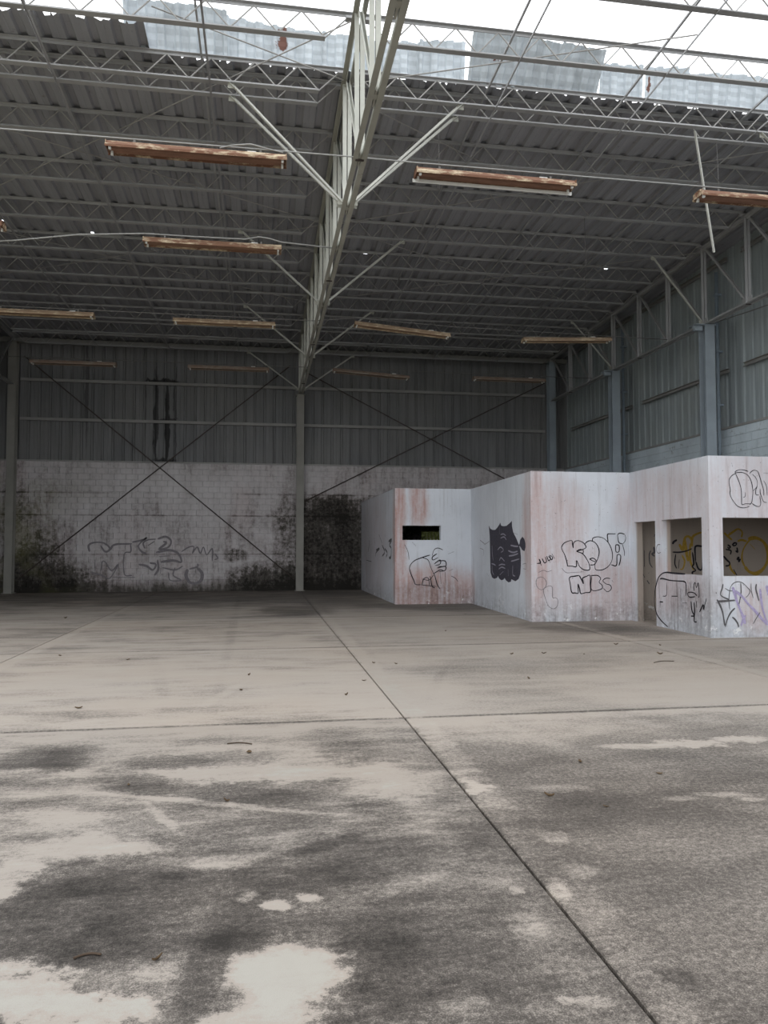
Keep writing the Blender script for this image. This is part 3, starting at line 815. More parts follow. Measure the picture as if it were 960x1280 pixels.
column(COLX[0], -2.9, 7.03, 'grey steel column ending the truss by the dark side wall', 'column')
column(COLX[1], -2.9, 7.03, 'grey steel column carrying the near end of the central truss', 'column')
column(COLX[2], -2.9, 7.03, 'blue grey steel column ending the truss along the block side wall', 'column_blue')
for y, tx in ((17.3, 'broad column above the doorway'), (22.35, 'column nearer the corner')):
    root = empty('downpipe', (11.28, y, 0)); tag(root, f'slim rain pipe on the side wall behind the {tx}', 'pipe', 'rain pipes')
    MB().tube((0, 0, 0), (0, 0, 8.5), .045, 10).build('pipe', 'pipe', root, smooth=True)
    for z in (1.5, 3.4, 5.1, 6.45, 7.9): MB().box(-.06, .115, -.06, .06, z, z + .05).build('pipe_bracket', 'pipe', root)

# ------------------------------------------------------------------ girts on the walls
def girt(p, q, label, up=(0, 0, 1), out=1, grp='wall girts'):
    C = [(0, -.05), (.0, .05), (out * .07, .05), (out * .07, .04), (out * .006, .044), (out * .006, -.044), (out * .07, -.04), (out * .07, -.05)]
    root = MB().sweep(p, q, C, up).build('wall_girt', 'girt'); tag(root, label, 'girt', grp)
for z, nm in ((5.97, 'lower'), (7.33, 'upper')):
    girt((COLX[0] + .15, BACK + .06, z), (COLX[1] - .15, BACK + .06, z), f'{nm} girt across the back wall siding behind the crossed rods', out=-1)
    girt((COLX[1] + .15, BACK + .06, z), (COLX[2] - .15, BACK + .06, z), f'{nm} girt across the back wall siding above the office', out=-1)
for ya, yb, nm in ((CY - .2, 22.2, 'in the far corner bay'), (21.6, 17.2, 'between the two wall columns'), (16.6, 7.2, 'in front of the broad wall column')):
    for z, hn in ((5.99, 'lower'), (8.82, 'upper')):
        girt((RIGHT + .14, ya, z), (RIGHT + .14, yb, z), f'{hn} steel girt on the blue grey side wall {nm}', out=1)
for z, nm in ((1.6, 'lowest'), (3.1, 'second lowest'), (4.5, 'middle'), (5.9, 'second highest'), (7.3, 'highest')):
    girt((LEFT - .08, CY, z), (LEFT - .08, OPEN, z), f'{nm} girt on the dark metal side wall', out=-1)

# ------------------------------------------------------------------ crossed rods on the back wall
for (x0, z0, x1, z1, tx) in [(-8.2, .45, .95, 8.1, 'rising to the central column over the empty bay'), (-8.1, 8.1, 1.15, .4, 'falling to the foot of the central column'),
                            (1.5, 3.2, 10.6, 7.8, 'rising from the central column over the office'), (1.5, 7.9, 10.6, 3.3, 'falling from the central column behind the office')]:
    o = MB().tube((x0, BACK - .06, z0), (x1, BACK - .06, z1), .019, 8).build('wall_brace_rod', 'dark_rod')
    tag(o, f'dark brace rod on the back wall {tx}', 'rod', 'back wall brace rods')
TRACES = {
  'koda': ('D', [
    (0.022, [(0.804,1.159), (0.788,1.255), (0.739,1.414), (0.68,1.525), (0.681,1.589), (0.742,1.662), (0.86,1.707), (0.911,1.7), (0.917,1.637), (0.936,1.547)]),
    (0.022, [(0.936,1.547), (0.937,1.637), (0.978,1.694), (1.063,1.707), (1.164,1.662), (1.22,1.589), (1.206,1.547), (1.111,1.509), (1.009,1.483), (1.094,1.522), (1.162,1.496), (1.151,1.429)]),
    (0.022, [(1.009,1.477), (1.144,1.429), (1.244,1.301), (1.293,1.189), (1.292,1.087), (1.174,1.087), (1.073,1.158), (1.007,1.286), (0.999,1.158), (0.905,1.165), (0.804,1.172)]),
    (0.022, [(1.197,1.637), (1.249,1.685), (1.334,1.707), (1.435,1.662), (1.502,1.557), (1.518,1.444), (1.482,1.316), (1.412,1.204), (1.31,1.189)]),
    (0.022, [(1.295,1.317), (1.38,1.333), (1.447,1.284), (1.396,1.268), (1.295,1.317)]),
    (0.018, [(1.368,1.701), (1.386,1.765), (1.505,1.791), (1.641,1.749), (1.759,1.621), (1.818,1.444), (1.806,1.283), (1.718,1.155), (1.581,1.085), (1.445,1.086), (1.418,1.156), (1.423,1.252)]),
    (0.024, [(1.726,1.669), (1.711,1.83), (1.762,1.856), (1.9,1.853)]),
    (0.022, [(2.106,1.847), (2.02,1.869), (1.951,1.847), (1.95,1.766), (1.973,1.669), (2.051,1.637)]),
    (0.012, [(2.051,1.637), (2.104,1.685), (2.129,1.766), (2.106,1.847)]),
    (0.024, [(1.896,1.621), (1.972,1.605), (1.97,1.476), (1.901,1.476), (1.896,1.621)]),
    (0.024, [(1.787,1.193), (1.907,1.18), (1.927,1.395), (2.003,1.395), (2.002,1.299), (1.965,1.17)]),
    (0.014, [(2.051,1.637), (2.094,1.476), (2.092,1.379)]),
  ]),
  'nbs': ('D', [
    (0.026, [(1.064,0.967), (0.953,0.952), (0.845,0.924), (0.86,0.778), (0.891,0.612), (0.965,0.599), (1.032,0.592), (1.034,0.697), (1.035,0.792)]),
    (0.026, [(1.035,0.792), (1.067,0.687), (1.093,0.585), (1.201,0.603), (1.31,0.621), (1.309,0.79), (1.307,0.965), (1.223,0.947), (1.138,0.909), (1.147,0.852), (1.153,0.791), (1.11,0.881), (1.064,0.967)]),
    (0.02, [(1.324,0.965), (1.477,0.964), (1.544,0.9), (1.509,0.82), (1.576,0.756), (1.558,0.676), (1.337,0.662), (1.341,0.965)]),
    (0.018, [(1.766,0.898), (1.664,0.905), (1.595,0.852), (1.662,0.787), (1.764,0.754), (1.78,0.674), (1.694,0.617), (1.603,0.692)]),
  ]),
  'smalltag': ('D', [
    (0.022, [(0.121,1.225), (0.204,1.241), (0.171,1.32), (0.22,1.177)]),
    (0.022, [(0.238,1.335), (0.287,1.24), (0.337,1.272), (0.305,1.367)]),
    (0.022, [(0.338,1.383), (0.387,1.281), (0.421,1.335), (0.371,1.376)]),
    (0.022, [(0.398,1.408), (0.444,1.303), (0.471,1.351), (0.422,1.398)]),
    (0.02, [(0.455,1.43), (0.518,1.325)]),
  ]),
  'footdoodle': ('D', [
    (0.014, [(0.118,0.91), (0.1,0.815), (0.133,0.72), (0.215,0.672), (0.298,0.719), (0.332,0.813), (0.284,0.908), (0.201,0.941), (0.118,0.91)]),
    (0.014, [(0.282,0.719), (0.264,0.625), (0.312,0.466), (0.377,0.324), (0.476,0.269), (0.56,0.322), (0.578,0.448), (0.529,0.502), (0.462,0.512), (0.458,0.718), (0.382,0.75), (0.281,0.703)]),
    (0.012, [(0.152,1.036), (0.269,1.082), (0.351,1.05), (0.452,1.081)]),
    (0.01, [(0.669,1.128), (0.769,1.032), (0.903,1.031), (1.173,1.046)]),
  ]),
  'bubbleface': ('B', [
    (0.03, [(0.978,1.345), (0.752,1.274), (0.528,1.181), (0.404,1.017), (0.443,0.825), (0.527,0.633), (0.571,0.54), (0.722,0.528)]),
    (0.02, [(0.752,1.274), (0.921,1.207), (1.005,0.987), (1.089,0.81)]),
    (0.02, [(0.751,0.686), (0.948,0.657), (1.089,0.81)]),
    (0.03, [(1.175,1.383), (1.045,1.289), (1.062,1.207), (1.203,1.272)]),
    (0.03, [(1.09,1.096), (1.26,1.206), (1.259,1.096), (1.118,1.052)]),
    (0.03, [(1.203,1.179), (1.401,1.178), (1.418,1.04), (1.203,1.03)]),
    (0.03, [(1.174,0.986), (1.406,1.029), (1.4,0.919), (1.23,0.887)]),
    (0.02, [(1.346,1.482), (1.204,1.537), (1.091,1.482), (1.034,1.317)]),
    (0.026, [(0.75,0.522), (0.796,0.686), (0.92,0.713), (0.964,0.493)]),
    (0.026, [(0.976,0.767), (1.032,0.492), (1.116,0.437)]),
    (0.026, [(1.1,0.821), (1.173,0.546), (1.257,0.408)]),
    (0.02, [(1.259,0.875), (1.286,0.545)]),
    (0.022, [(1.4,0.875), (1.416,0.572)]),
    (0.026, [(1.061,0.822), (1.259,0.931), (1.372,0.902)]),
    (0.02, [(0.722,0.528), (0.919,0.504), (1.144,0.48)]),
    (0.016, [(1.628,0.956), (1.514,0.902)]),
    (0.016, [(1.57,0.763), (1.684,0.707), (1.769,0.607)]),
    (0.014, [(1.487,1.371), (1.658,1.437)]),
    (0.012, [(0.26,1.647), (0.36,1.428), (0.388,1.209)]),
    (0.012, [(0.472,1.702), (0.584,1.593)]),
  ]),
  'facestrokes': ('A', [
    (0.05, [(1.991,1.803), (2.033,1.626), (1.786,1.388)]),
    (0.05, [(3.173,1.851), (3.398,1.597)]),
    (0.06, [(3.545,1.458), (4.253,1.516), (3.545,1.374), (3.454,1.234)]),
    (0.06, [(4.758,1.623), (5.242,1.416), (4.758,1.28)]),
    (0.08, [(5.932,1.722), (6.44,1.769), (6.079,1.622), (6.368,1.523), (6.296,1.277), (6.005,1.26)]),
    (0.06, [(5.242,1.519), (5.706,1.394), (5.476,1.264)]),
    (0.05, [(1.362,1.097), (2.6,1.077)]),
    (0.04, [(3.723,2.564), (3.777,2.465)]),
    (0.04, [(5.321,1.932), (5.321,1.855)]),
    (0.05, [(2.399,1.509), (2.3,1.246)]),
    (0.05, [(4.166,1.949), (4.758,1.676)]),
    (0.05, [(3.904,1.405), (3.905,1.132)]),
  ]),
  'blackshape': ('C', [
    ('poly', [(1.85,2.11), (1.988,2.031), (2.206,1.994), (2.447,1.992), (2.657,2.053), (2.786,2.107), (2.874,2.155), (2.952,2.081), (3.16,2.062), (3.401,2.067), (3.637,2.118), (3.813,2.167), (3.819,2.045), (3.906,1.908), (4.124,1.77), (4.315,1.624), (4.418,1.506), (4.457,1.349), (4.452,1.167), (4.405,0.983), (4.274,0.86), (4.056,0.803), (3.856,0.821), (3.743,0.836), (3.696,0.773), (3.51,0.751), (3.322,0.79), (3.203,0.841), (3.104,0.795), (2.931,0.773), (2.755,0.808), (2.654,0.868), (2.55,0.813), (2.312,0.781), (2.124,0.81), (1.99,0.924), (1.968,1.178), (1.949,1.552), (1.928,1.852)]),
    ('poly', [(4.573,1.798), (4.695,1.752), (4.774,1.661), (4.784,1.572), (4.708,1.482), (4.565,1.506), (4.441,1.571), (4.37,1.597), (4.249,1.571), (4.25,1.604), (4.358,1.63), (4.424,1.728)]),
  ]),
  'blackshape_lines': ('C', [
    (0.02, [(2.812,2.106), (2.816,1.877)]),
    (0.03, [(2.907,1.868), (3.155,1.879), (3.348,1.834)]),
    (0.03, [(2.905,1.782), (3.202,1.808), (3.393,1.736)]),
    (0.03, [(2.644,1.496), (2.9,1.568), (3.146,1.499), (2.947,1.441)]),
    (0.03, [(2.791,1.239), (2.944,1.313), (3.237,1.233)]),
    (0.03, [(2.737,1.123), (2.99,1.157), (3.283,1.151)]),
    (0.03, [(2.735,1.036), (2.988,1.087), (3.281,1.067)]),
    (0.035, [(3.717,1.611), (4.032,1.59), (4.293,1.584)]),
    (0.035, [(3.528,1.487), (3.894,1.449), (4.247,1.478)]),
    (0.035, [(3.572,1.364), (3.893,1.381), (4.289,1.426)]),
    (0.03, [(3.753,1.244), (3.934,1.261), (4.371,1.309)]),
    (0.03, [(2.105,1.151), (2.32,1.141), (2.478,1.116)]),
    (0.03, [(2.158,1.108), (2.182,0.96), (2.314,0.877)]),
    (0.03, [(2.833,0.897), (3.134,0.992)]),
    (0.03, [(3.887,1.152), (3.882,0.95), (4.058,0.917)]),
    (0.03, [(2.17,1.612), (2.192,1.404), (2.269,1.228)]),
    (0.03, [(3.518,1.06), (3.537,0.896)]),
  ]),
  'sidetag': ('C', [
    (0.02, [(0.961,1.754), (1.321,1.674), (1.496,1.643), (1.897,1.717)]),
    (0.015, [(0.956,1.534), (1.316,1.488), (1.313,1.333)]),
    (0.015, [(3.95,1.893), (4.256,1.848)]),
    (0.02, [(4.909,1.445), (4.923,1.23)]),
    (0.015, [(1.652,0.897), (1.82,0.828)]),
    (0.012, [(4.578,1.196), (4.823,1.215), (4.82,1.1), (4.617,1.106)]),
  ]),
  'archtag': ('E', [
    (0.035, [(2.309,1.077), (1.867,1.078), (1.582,1.082), (1.396,1.044), (1.243,0.948), (1.129,0.762), (1.076,0.56), (1.089,0.38), (1.18,0.225), (1.365,0.117), (1.618,0.029)]),
    (0.03, [(1.318,0.942), (1.431,0.956), (1.721,0.934), (2.069,0.936), (2.271,0.934), (2.328,0.878), (2.318,0.677)]),
    (0.02, [(1.28,0.932), (1.286,0.556)]),
    (0.02, [(1.984,0.929), (1.984,0.647)]),
    (0.035, [(1.782,0.634), (2.008,0.648)]),
    (0.015, [(1.594,0.893), (1.585,0.647), (1.419,0.61)]),
    (0.05, [(1.303,0.495), (1.433,0.495)]),
    (0.025, [(1.322,0.505), (1.306,0.379)]),
    (0.018, [(2.132,0.8), (2.138,0.463)]),
    (0.02, [(2.62,0.778), (2.607,0.876), (2.657,0.935), (2.7,0.848), (2.765,0.933), (2.788,0.708), (2.756,0.682)]),
    (0.02, [(2.648,0.682), (2.457,0.661), (2.378,0.714), (2.46,0.752), (2.619,0.746), (2.711,0.703)]),
    (0.015, [(2.466,0.935), (2.511,0.838)]),
    (0.035, [(2.502,0.59), (2.528,0.428), (2.604,0.337), (2.493,0.319)]),
    (0.035, [(2.613,0.582), (2.622,0.404), (2.601,0.239), (2.694,0.232)]),
    (0.03, [(2.692,0.604), (2.697,0.491)]),
    (0.03, [(2.793,0.418), (2.919,0.557), (2.931,0.478), (3.028,0.676)]),
    (0.015, [(2.19,0.534), (2.356,0.547)]),
  ]),
  'posttag': ('E', [
    (0.02, [(1.36,1.623), (1.246,1.615), (1.186,1.524), (1.26,1.452), (1.374,1.471)]),
  ]),
  'openletters': ('F', [
    (0.014, [(0.52,2.871), (0.515,2.902), (0.555,2.925), (0.623,2.94), (0.701,2.931), (0.769,2.911)]),
    (0.014, [(0.52,2.871), (0.451,2.834), (0.399,2.766), (0.395,2.684), (0.414,2.581), (0.405,2.52), (0.431,2.438), (0.497,2.346), (0.563,2.287), (0.652,2.267), (0.731,2.278), (0.777,2.297)]),
    (0.014, [(0.52,2.881), (0.599,2.893), (0.678,2.884), (0.756,2.844), (0.811,2.762), (0.837,2.669), (0.848,2.566), (0.837,2.442), (0.818,2.359), (0.778,2.323)]),
    (0.014, [(0.52,2.871), (0.563,2.779), (0.605,2.666), (0.625,2.563), (0.628,2.44), (0.631,2.326), (0.699,2.339), (0.801,2.338)]),
    (0.009, [(0.704,2.544), (0.696,2.471), (0.656,2.445)]),
    (0.014, [(0.791,2.875), (0.837,2.917), (0.888,2.934), (0.95,2.914), (0.983,2.837), (1.019,2.713), (1.056,2.589), (1.059,2.485)]),
    (0.009, [(0.847,2.866), (0.913,2.794), (0.94,2.712), (0.921,2.639), (0.851,2.566)]),
    (0.014, [(0.933,2.65), (0.906,2.587), (0.906,2.504), (0.963,2.497)]),
    (0.012, [(0.988,2.609), (0.992,2.526), (1.029,2.423), (1.062,2.372), (1.113,2.367)]),
    (0.012, [(0.979,2.474), (0.994,2.392), (0.987,2.314), (0.947,2.293), (0.89,2.308), (0.829,2.344)]),
    (0.009, [(1.06,2.755), (1.115,2.652), (1.122,2.486)]),
    (0.009, [(1.063,2.887), (1.155,2.888)]),
  ]),
  'greytag': ('F', [
    (0.035, [(0.116,0.665), (0.173,0.567), (0.218,0.447), (0.239,0.328), (0.26,0.208)]),
    (0.04, [(0.127,0.632), (0.222,0.634), (0.341,0.641), (0.461,0.65)]),
    (0.025, [(0.238,0.935), (0.221,0.859), (0.19,0.784), (0.194,0.735), (0.259,0.696), (0.342,0.663)]),
    (0.028, [(0.458,0.514), (0.372,0.434), (0.31,0.327), (0.266,0.187)]),
    (0.014, [(0.356,0.489), (0.344,0.652), (0.363,0.814), (0.395,0.901), (0.456,0.955), (0.54,0.971), (0.623,0.943), (0.705,0.866), (0.752,0.811), (0.714,0.735), (0.665,0.692)]),
    (0.014, [(0.274,0.859), (0.357,0.815), (0.452,0.814)]),
    (0.02, [(0.575,0.954), (0.577,0.78), (0.544,0.617), (0.517,0.519)]),
    (0.03, [(0.4,0.358), (0.453,0.314), (0.499,0.248), (0.522,0.182)]),
    (0.028, [(0.876,0.93), (0.864,0.843), (0.895,0.722), (0.917,0.634)]),
    (0.012, [(0.773,0.942), (0.776,0.811), (0.809,0.679)]),
    (0.014, [(0.936,0.432), (0.874,0.351), (0.799,0.232)]),
    (0.03, [(0.101,0.79), (0.106,0.768)]),
  ]),
  'purpletag': ('F', [
    (0.055, [(0.418,0.879), (0.452,0.781), (0.496,0.628), (0.564,0.464), (0.609,0.355), (0.643,0.235)]),
    (0.05, [(0.428,0.814), (0.511,0.78), (0.617,0.692), (0.711,0.582), (0.828,0.471), (0.958,0.328), (1.076,0.206)]),
    (0.045, [(0.946,0.842), (0.96,0.678), (0.986,0.502), (1.031,0.349), (1.064,0.228)]),
    (0.06, [(1.069,0.901), (1.097,0.808), (1.113,0.72)]),
    (0.04, [(0.658,0.387), (0.608,0.311), (0.564,0.203)]),
  ]),
  'yellowring': ('D', [
    (0.09, [(5.025,1.742), (5.139,1.771), (5.253,1.764), (5.381,1.698), (5.468,1.579), (5.505,1.401), (5.468,1.224), (5.366,1.077), (5.234,0.996), (5.137,0.99), (5.024,1.034), (4.93,1.138)]),
    (0.045, [(4.93,1.138), (4.868,1.285), (4.881,1.461), (4.957,1.609), (5.073,1.742)]),
    (0.05, [(4.991,1.697), (4.862,1.727), (4.765,1.697)]),
    (0.05, [(4.526,1.814), (4.657,1.903), (4.787,1.97), (4.883,1.904), (4.864,1.786)]),
    (0.05, [(4.447,1.888), (4.542,1.8), (4.637,1.726)]),
    (0.05, [(4.561,1.227), (4.59,1.095), (4.7,0.963)]),
    (0.03, [(5.071,1.638), (5.182,1.52)]),
  ]),
  'darkscribble': ('D', [
    (0.04, [(4.634,1.609), (4.683,1.66), (4.74,1.653), (4.715,1.609), (4.65,1.601)]),
    (0.04, [(4.522,1.623), (4.585,1.579), (4.552,1.543), (4.521,1.579)]),
    (0.04, [(4.746,1.565), (4.76,1.462), (4.712,1.491)]),
    (0.045, [(4.739,1.285), (4.781,1.344), (4.787,1.248), (4.829,1.314)]),
    (0.045, [(4.42,1.374), (4.498,1.286), (4.561,1.227), (4.544,1.169), (4.463,1.154)]),
    (0.04, [(4.654,1.08), (4.732,0.948)]),
    (0.035, [(4.472,1.521), (4.599,1.491), (4.581,1.403)]),
  ]),
  'yellowtag': ('D', [
    (0.07, [(3.374,1.636), (3.457,1.517), (3.504,1.754), (3.591,1.804), (3.675,1.735)]),
    (0.07, [(3.504,1.754), (3.541,1.458), (3.58,1.26)]),
    (0.06, [(3.672,1.576), (3.687,1.775), (3.785,1.854), (3.915,1.894)]),
    (0.05, [(3.631,1.656), (3.624,1.3), (3.705,1.063)]),
    (0.04, [(3.433,1.399), (3.495,1.261), (3.449,1.103), (3.385,1.084)]),
  ]),
  'blacktag': ('D', [
    (0.05, [(3.214,1.636), (3.247,1.685), (3.322,1.73)]),
    (0.035, [(3.211,1.462), (3.37,1.458), (3.542,1.488), (3.671,1.537)]),
    (0.045, [(3.931,1.586), (3.758,1.586), (3.744,1.418), (3.752,1.26)]),
    (0.04, [(3.681,1.458), (3.708,1.221), (3.674,1.142), (3.748,1.062), (3.672,1.023), (3.681,0.944)]),
    (0.04, [(3.752,1.26), (3.813,1.101), (3.899,1.101), (3.924,1.457)]),
    (0.03, [(3.284,1.419), (3.259,1.222), (3.3,1.104)]),
    (0.03, [(3.367,1.301), (3.342,1.104)]),
  ]),
  'doorscribble': ('D', [
    (0.04, [(2.804,1.852), (2.793,1.793)]),
    (0.05, [(2.778,1.577), (2.787,1.459), (2.734,1.42), (2.796,1.371)]),
    (0.03, [(2.703,1.498), (2.67,1.4), (2.678,1.224), (2.739,1.126)]),
    (0.03, [(2.556,1.498), (2.55,1.147)]),
    (0.05, [(2.609,0.853), (2.66,0.775)]),
    (0.03, [(2.496,1.03), (2.557,0.912)]),
  ]),
  'wallpiece': ('K', [
    (0.07, [(3.024,1.393), (2.995,1.611), (3.175,1.709), (3.489,1.693), (3.701,1.501), (3.546,1.392), (3.385,1.611)]),
    (0.07, [(3.702,1.447), (3.857,1.638), (4.436,1.666)]),
    (0.07, [(4.435,1.721), (4.806,1.804), (4.911,1.887), (4.649,1.611), (4.758,1.391), (4.918,1.335)]),
    (0.06, [(4.863,1.501), (4.807,1.694), (4.965,1.804), (5.232,1.832)]),
    (0.08, [(4.968,1.611), (5.179,1.749)]),
    (0.08, [(5.285,1.832), (5.552,1.915), (5.741,1.777), (5.663,1.556), (5.343,1.473), (5.581,1.694), (5.473,1.749)]),
    (0.09, [(5.238,1.362), (5.665,1.445), (5.989,1.334), (6.1,1.029), (5.83,1.085), (5.402,1.031)]),
    (0.05, [(5.346,1.224), (5.721,1.251)]),
    (0.05, [(4.383,1.666), (4.387,1.391), (4.177,1.309), (4.187,0.624), (4.452,0.568)]),
    (0.05, [(3.211,1.12), (3.217,0.739)]),
    (0.05, [(3.088,0.685), (3.454,0.574), (3.665,0.464), (3.819,0.627), (3.972,0.954), (3.765,0.736), (3.551,1.037), (3.447,1.038), (3.425,0.738)]),
    (0.05, [(3.795,0.518), (4.558,0.502)]),
    (0.08, [(4.658,0.951), (4.924,0.895), (5.139,0.756), (5.243,0.949), (5.029,1.005)]),
    (0.08, [(5.294,1.114), (5.325,0.783), (5.195,0.564)]),
    (0.05, [(5.458,0.838), (5.888,0.753), (6.156,0.89)]),
    (0.05, [(5.887,0.836), (5.837,0.56), (6.108,0.392), (5.731,0.395), (5.674,0.671)]),
    (0.12, [(6.319,0.778), (6.267,0.557), (6.378,0.335), (6.595,0.278), (6.784,0.387), (6.808,0.637), (6.643,0.832)]),
    (0.06, [(6.373,0.778), (6.643,0.86), (6.669,0.971)]),
    (0.05, [(6.096,1.389), (6.364,1.555), (6.527,1.555), (6.475,1.333), (6.635,1.555), (6.746,1.332), (6.853,1.555), (6.965,1.276), (7.154,1.499), (7.158,1.053)]),
    (0.05, [(7.237,1.332), (7.348,1.164), (7.239,1.108)]),
  ]),
}

# ------------------------------------------------------------------ rusty strip light fittings
def fixture(L=2.42):
    root = empty('light_fixture')
    a = L / 2
    def shell(prof, t, name, mat):        # thin folded sheet following a profile in (y, z)
        m = MB()
        inn = [(y * (1 - t / .125), z - t) for y, z in prof]
        n = len(prof)
        for x in (-a, a):
            m.v += [(x, y, z) for y, z in prof]; m.v += [(x, y, z) for y, z in inn]
        for i in range(n - 1):
            m.f += [(i, i + 1, 2 * n + i + 1, 2 * n + i), (n + i, 3 * n + i, 3 * n + i + 1, n + i + 1)]
        for k in (0, n - 1): m.f.append((k, n + k, 3 * n + k, 2 * n + k))
        for s in (0, 2 * n):
            for i in range(n - 1): m.f.append((s + i, s + i + 1, s + n + i + 1, s + n + i))
        return m.build(name, mat, root)
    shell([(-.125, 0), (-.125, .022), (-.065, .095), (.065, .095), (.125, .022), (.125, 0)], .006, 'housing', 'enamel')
    m = MB()                               # ridged reflector pan inside, folded to a keel
    pr = [(-.112, .016), (-.05, .03), (-.03, .006), (.03, .006), (.05, .03), (.112, .016)]
    for x in (-a + .03, a - .03): m.v += [(x, y, z) for y, z in pr]
    m.f = [(i, i + 1, 7 + i, 6 + i) for i in range(5)]
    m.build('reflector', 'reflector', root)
    for s in (-1, 1):
        x0 = s * (a - .005)
        ep = MB().box(min(x0, x0 - s * .01), max(x0, x0 - s * .01), -.118, .118, .0, .085).build('end_plate', 'enamel', root)
        for y in (-.078, .078):
            MB().box(s * (a - .06) - .015, s * (a - .06) + .015, y - .018, y + .018, -.035, .02).build('lamp_holder', 'white_plastic', ep)
    for y in (-1, 1): MB().box(-a, a, y * .125 - .004, y * .125 + .004, -.014, .004).build('lip', 'enamel', root)
    MB().box(.3 * L - .06, .3 * L + .06, -.03, .03, .095, .125).build('junction_clip', 'white_plastic', root)
    for x in (-.35 * L, .35 * L): MB().bar((x, 0, .09), (x, 0, .16), .03, .006).build('hanger', 'wire', root)
    return root
FX = [(-5.55, 'far end'), (-.9, ''), (3.37, ''), (7.8, '')]
proto = None
FIX = [  # x0, x1, y, dz left, dz right, label
    (-2.12, .30, 10.48, .0, .0, 'deep brown rusty strip light under the torn edge over the empty bay'),
    (2.13, 4.58, 10.52, .0, -.02, 'rusty strip light with a pale lower lip under the torn edge, beside the central truss'),
    (6.56, 9.0, 10.52, .0, .0, 'rusty strip light beside the hanging loose bar'),
    (-2.10, .29, 13.7, .0, .0, 'flaking rusty strip light in the second row, beside the central truss'),
    (-6.76, -4.33, 13.4, .0, .0, 'flaking rusty strip light in the second row, far from the central truss'),
    (-6.35, -3.93, 18.4, .0, .0, 'cream strip light in the third row over the empty bay, away from the central truss'),
    (-2.13, .26, 18.5, .0, .0, 'rust streaked cream strip light in the third row, empty bay, beside the truss'),
    (2.2, 4.62, 18.35, .08, -.12, 'tilted tan strip light in the third row over the office, beside the central truss'),
    (6.66, 9.05, 18.65, -.05, .05, 'greyish strip light in the third row near the side wall'),
    (-6.76, -4.33, 23.35, .0, .0, 'dim strip light in the last row over the empty bay, away from the central truss'),
    (-2.38, .3, 23.3, .0, .0, 'dim strip light in the last row over the empty bay, beside the central truss'),
    (2.16, 4.5, 23.3, .06, -.09, 'dim strip light in the last row over the office, beside the central truss'),
    (6.57, 9.2, 23.45, .0, .0, 'dim strip light in the last row near the side wall')]
proto = fixture()
for k, (x0, x1, y, za, zb, lab) in enumerate(FIX):
    o = proto if k == 0 else copy_tree(proto)
    L = x1 - x0
    o.location = ((x0 + x1) / 2, y, 7.0 + (za + zb) / 2 - .045)
    o.rotation_euler = (0, math.atan2(za - zb, L), 0)
    tag(o, lab, 'light fixture', 'strip light fittings')
    if k == 1:                              # this one keeps a pale strip along its back edge
        lips = [c for c in o.children if c.name.startswith('lip')]
        lips[-1].data = MB().box(-L / 2, L / 2, .112, .125, -.045, .004).mesh('lip', 'white_plastic')
        lips[-1]['label'] = 'pale metal strip along the lamp edge'
# conduits that carry the rows, and slack cables
def sag(a, b, s, n=14):
    a, b = Vector(a), Vector(b)
    return [a.lerp(b, i / n) - Vector((0, 0, s * 4 * (i / n) * (1 - i / n))) for i in range(n + 1)]
def line(name, pts, r, mat, label, cat, grp):
    o = MB().path(pts, r, 6).build(name, mat, smooth=True); tag(o, label, cat, grp); return o
line('conduit', [(-8.3, 10.5, 7.12), (-4, 10.5, 7.13), (1.0, 10.48, 7.13), (1.32, 10.5, 7.14), (2.2, 10.5, 7.13), (10.7, 10.52, 7.13)], .010, 'cable', 'pale conduit carrying the front row of rusty strip lights', 'conduit', 'lighting conduits')
line('conduit', [(-8.3, 18.4, 7.125), (1.2, 18.45, 7.13), (2.25, 18.35, 7.22), (3.4, 18.35, 7.17), (4.7, 18.4, 7.13), (10.7, 18.65, 7.125)], .010, 'wire', 'thin conduit carrying the third row of strip lights', 'conduit', 'lighting conduits')
line('conduit', [(-8.3, 23.35, 7.125), (1.2, 23.32, 7.125), (10.7, 23.4, 7.125)], .010, 'wire', 'thin conduit carrying the last row of strip lights', 'conduit', 'lighting conduits')
line('slack_cable', [(-8.3, 13.6, 6.55), (-5.5, 13.65, 6.72), (-4.3, 13.7, 6.86), (-3.2, 13.7, 7.04), (-2.1, 13.7, 7.13), (-1.2, 13.7, 7.13), (-.35, 13.7, 7.14), (-.1, 13.7, 7.2), (.1, 13.7, 7.18), (.3, 13.7, 7.13), (1.25, 13.75, 7.1)], .013, 'cable', 'pale slack cable curving onto the second row rusty lamp', 'cable', 'slack cables')
line('slack_cable', [(-.62, 10.44, 7.08), (-.45, 10.42, 7.12), (-.2, 10.42, 7.16), (.05, 10.44, 7.12), (.25, 10.45, 7.09)], .010, 'cable', 'short loop of cable on top of the deep brown rusty lamp', 'cable', 'slack cables')
line('slack_cable', sag((11.2, 17.2, 7.2), (11.2, 8.5, 6.75), .12), .012, 'wire', 'dark cable sagging along the blue grey side wall', 'cable', 'slack cables')
line('hanging_wire', [(2.9, 12.25, 8.84), (2.91, 12.25, 8.2), (2.9, 12.25, 7.6)], .006, 'wire', 'thin wire hanging behind the front knee brace on the office side', 'wire', 'hanging wires')
line('hanging_wire', [(6.9, 15.35, 8.78), (6.92, 15.35, 7.8), (6.9, 15.35, 7.0)], .006, 'wire', 'thin wire hanging between the strip light and the side wall', 'wire', 'hanging wires')
line('hanging_wire', [(8.0, 12.17, 8.8), (8.02, 12.17, 8.2), (8.0, 12.17, 7.7)], .006, 'wire', 'thin wire hanging just past the loose bar', 'wire', 'hanging wires')

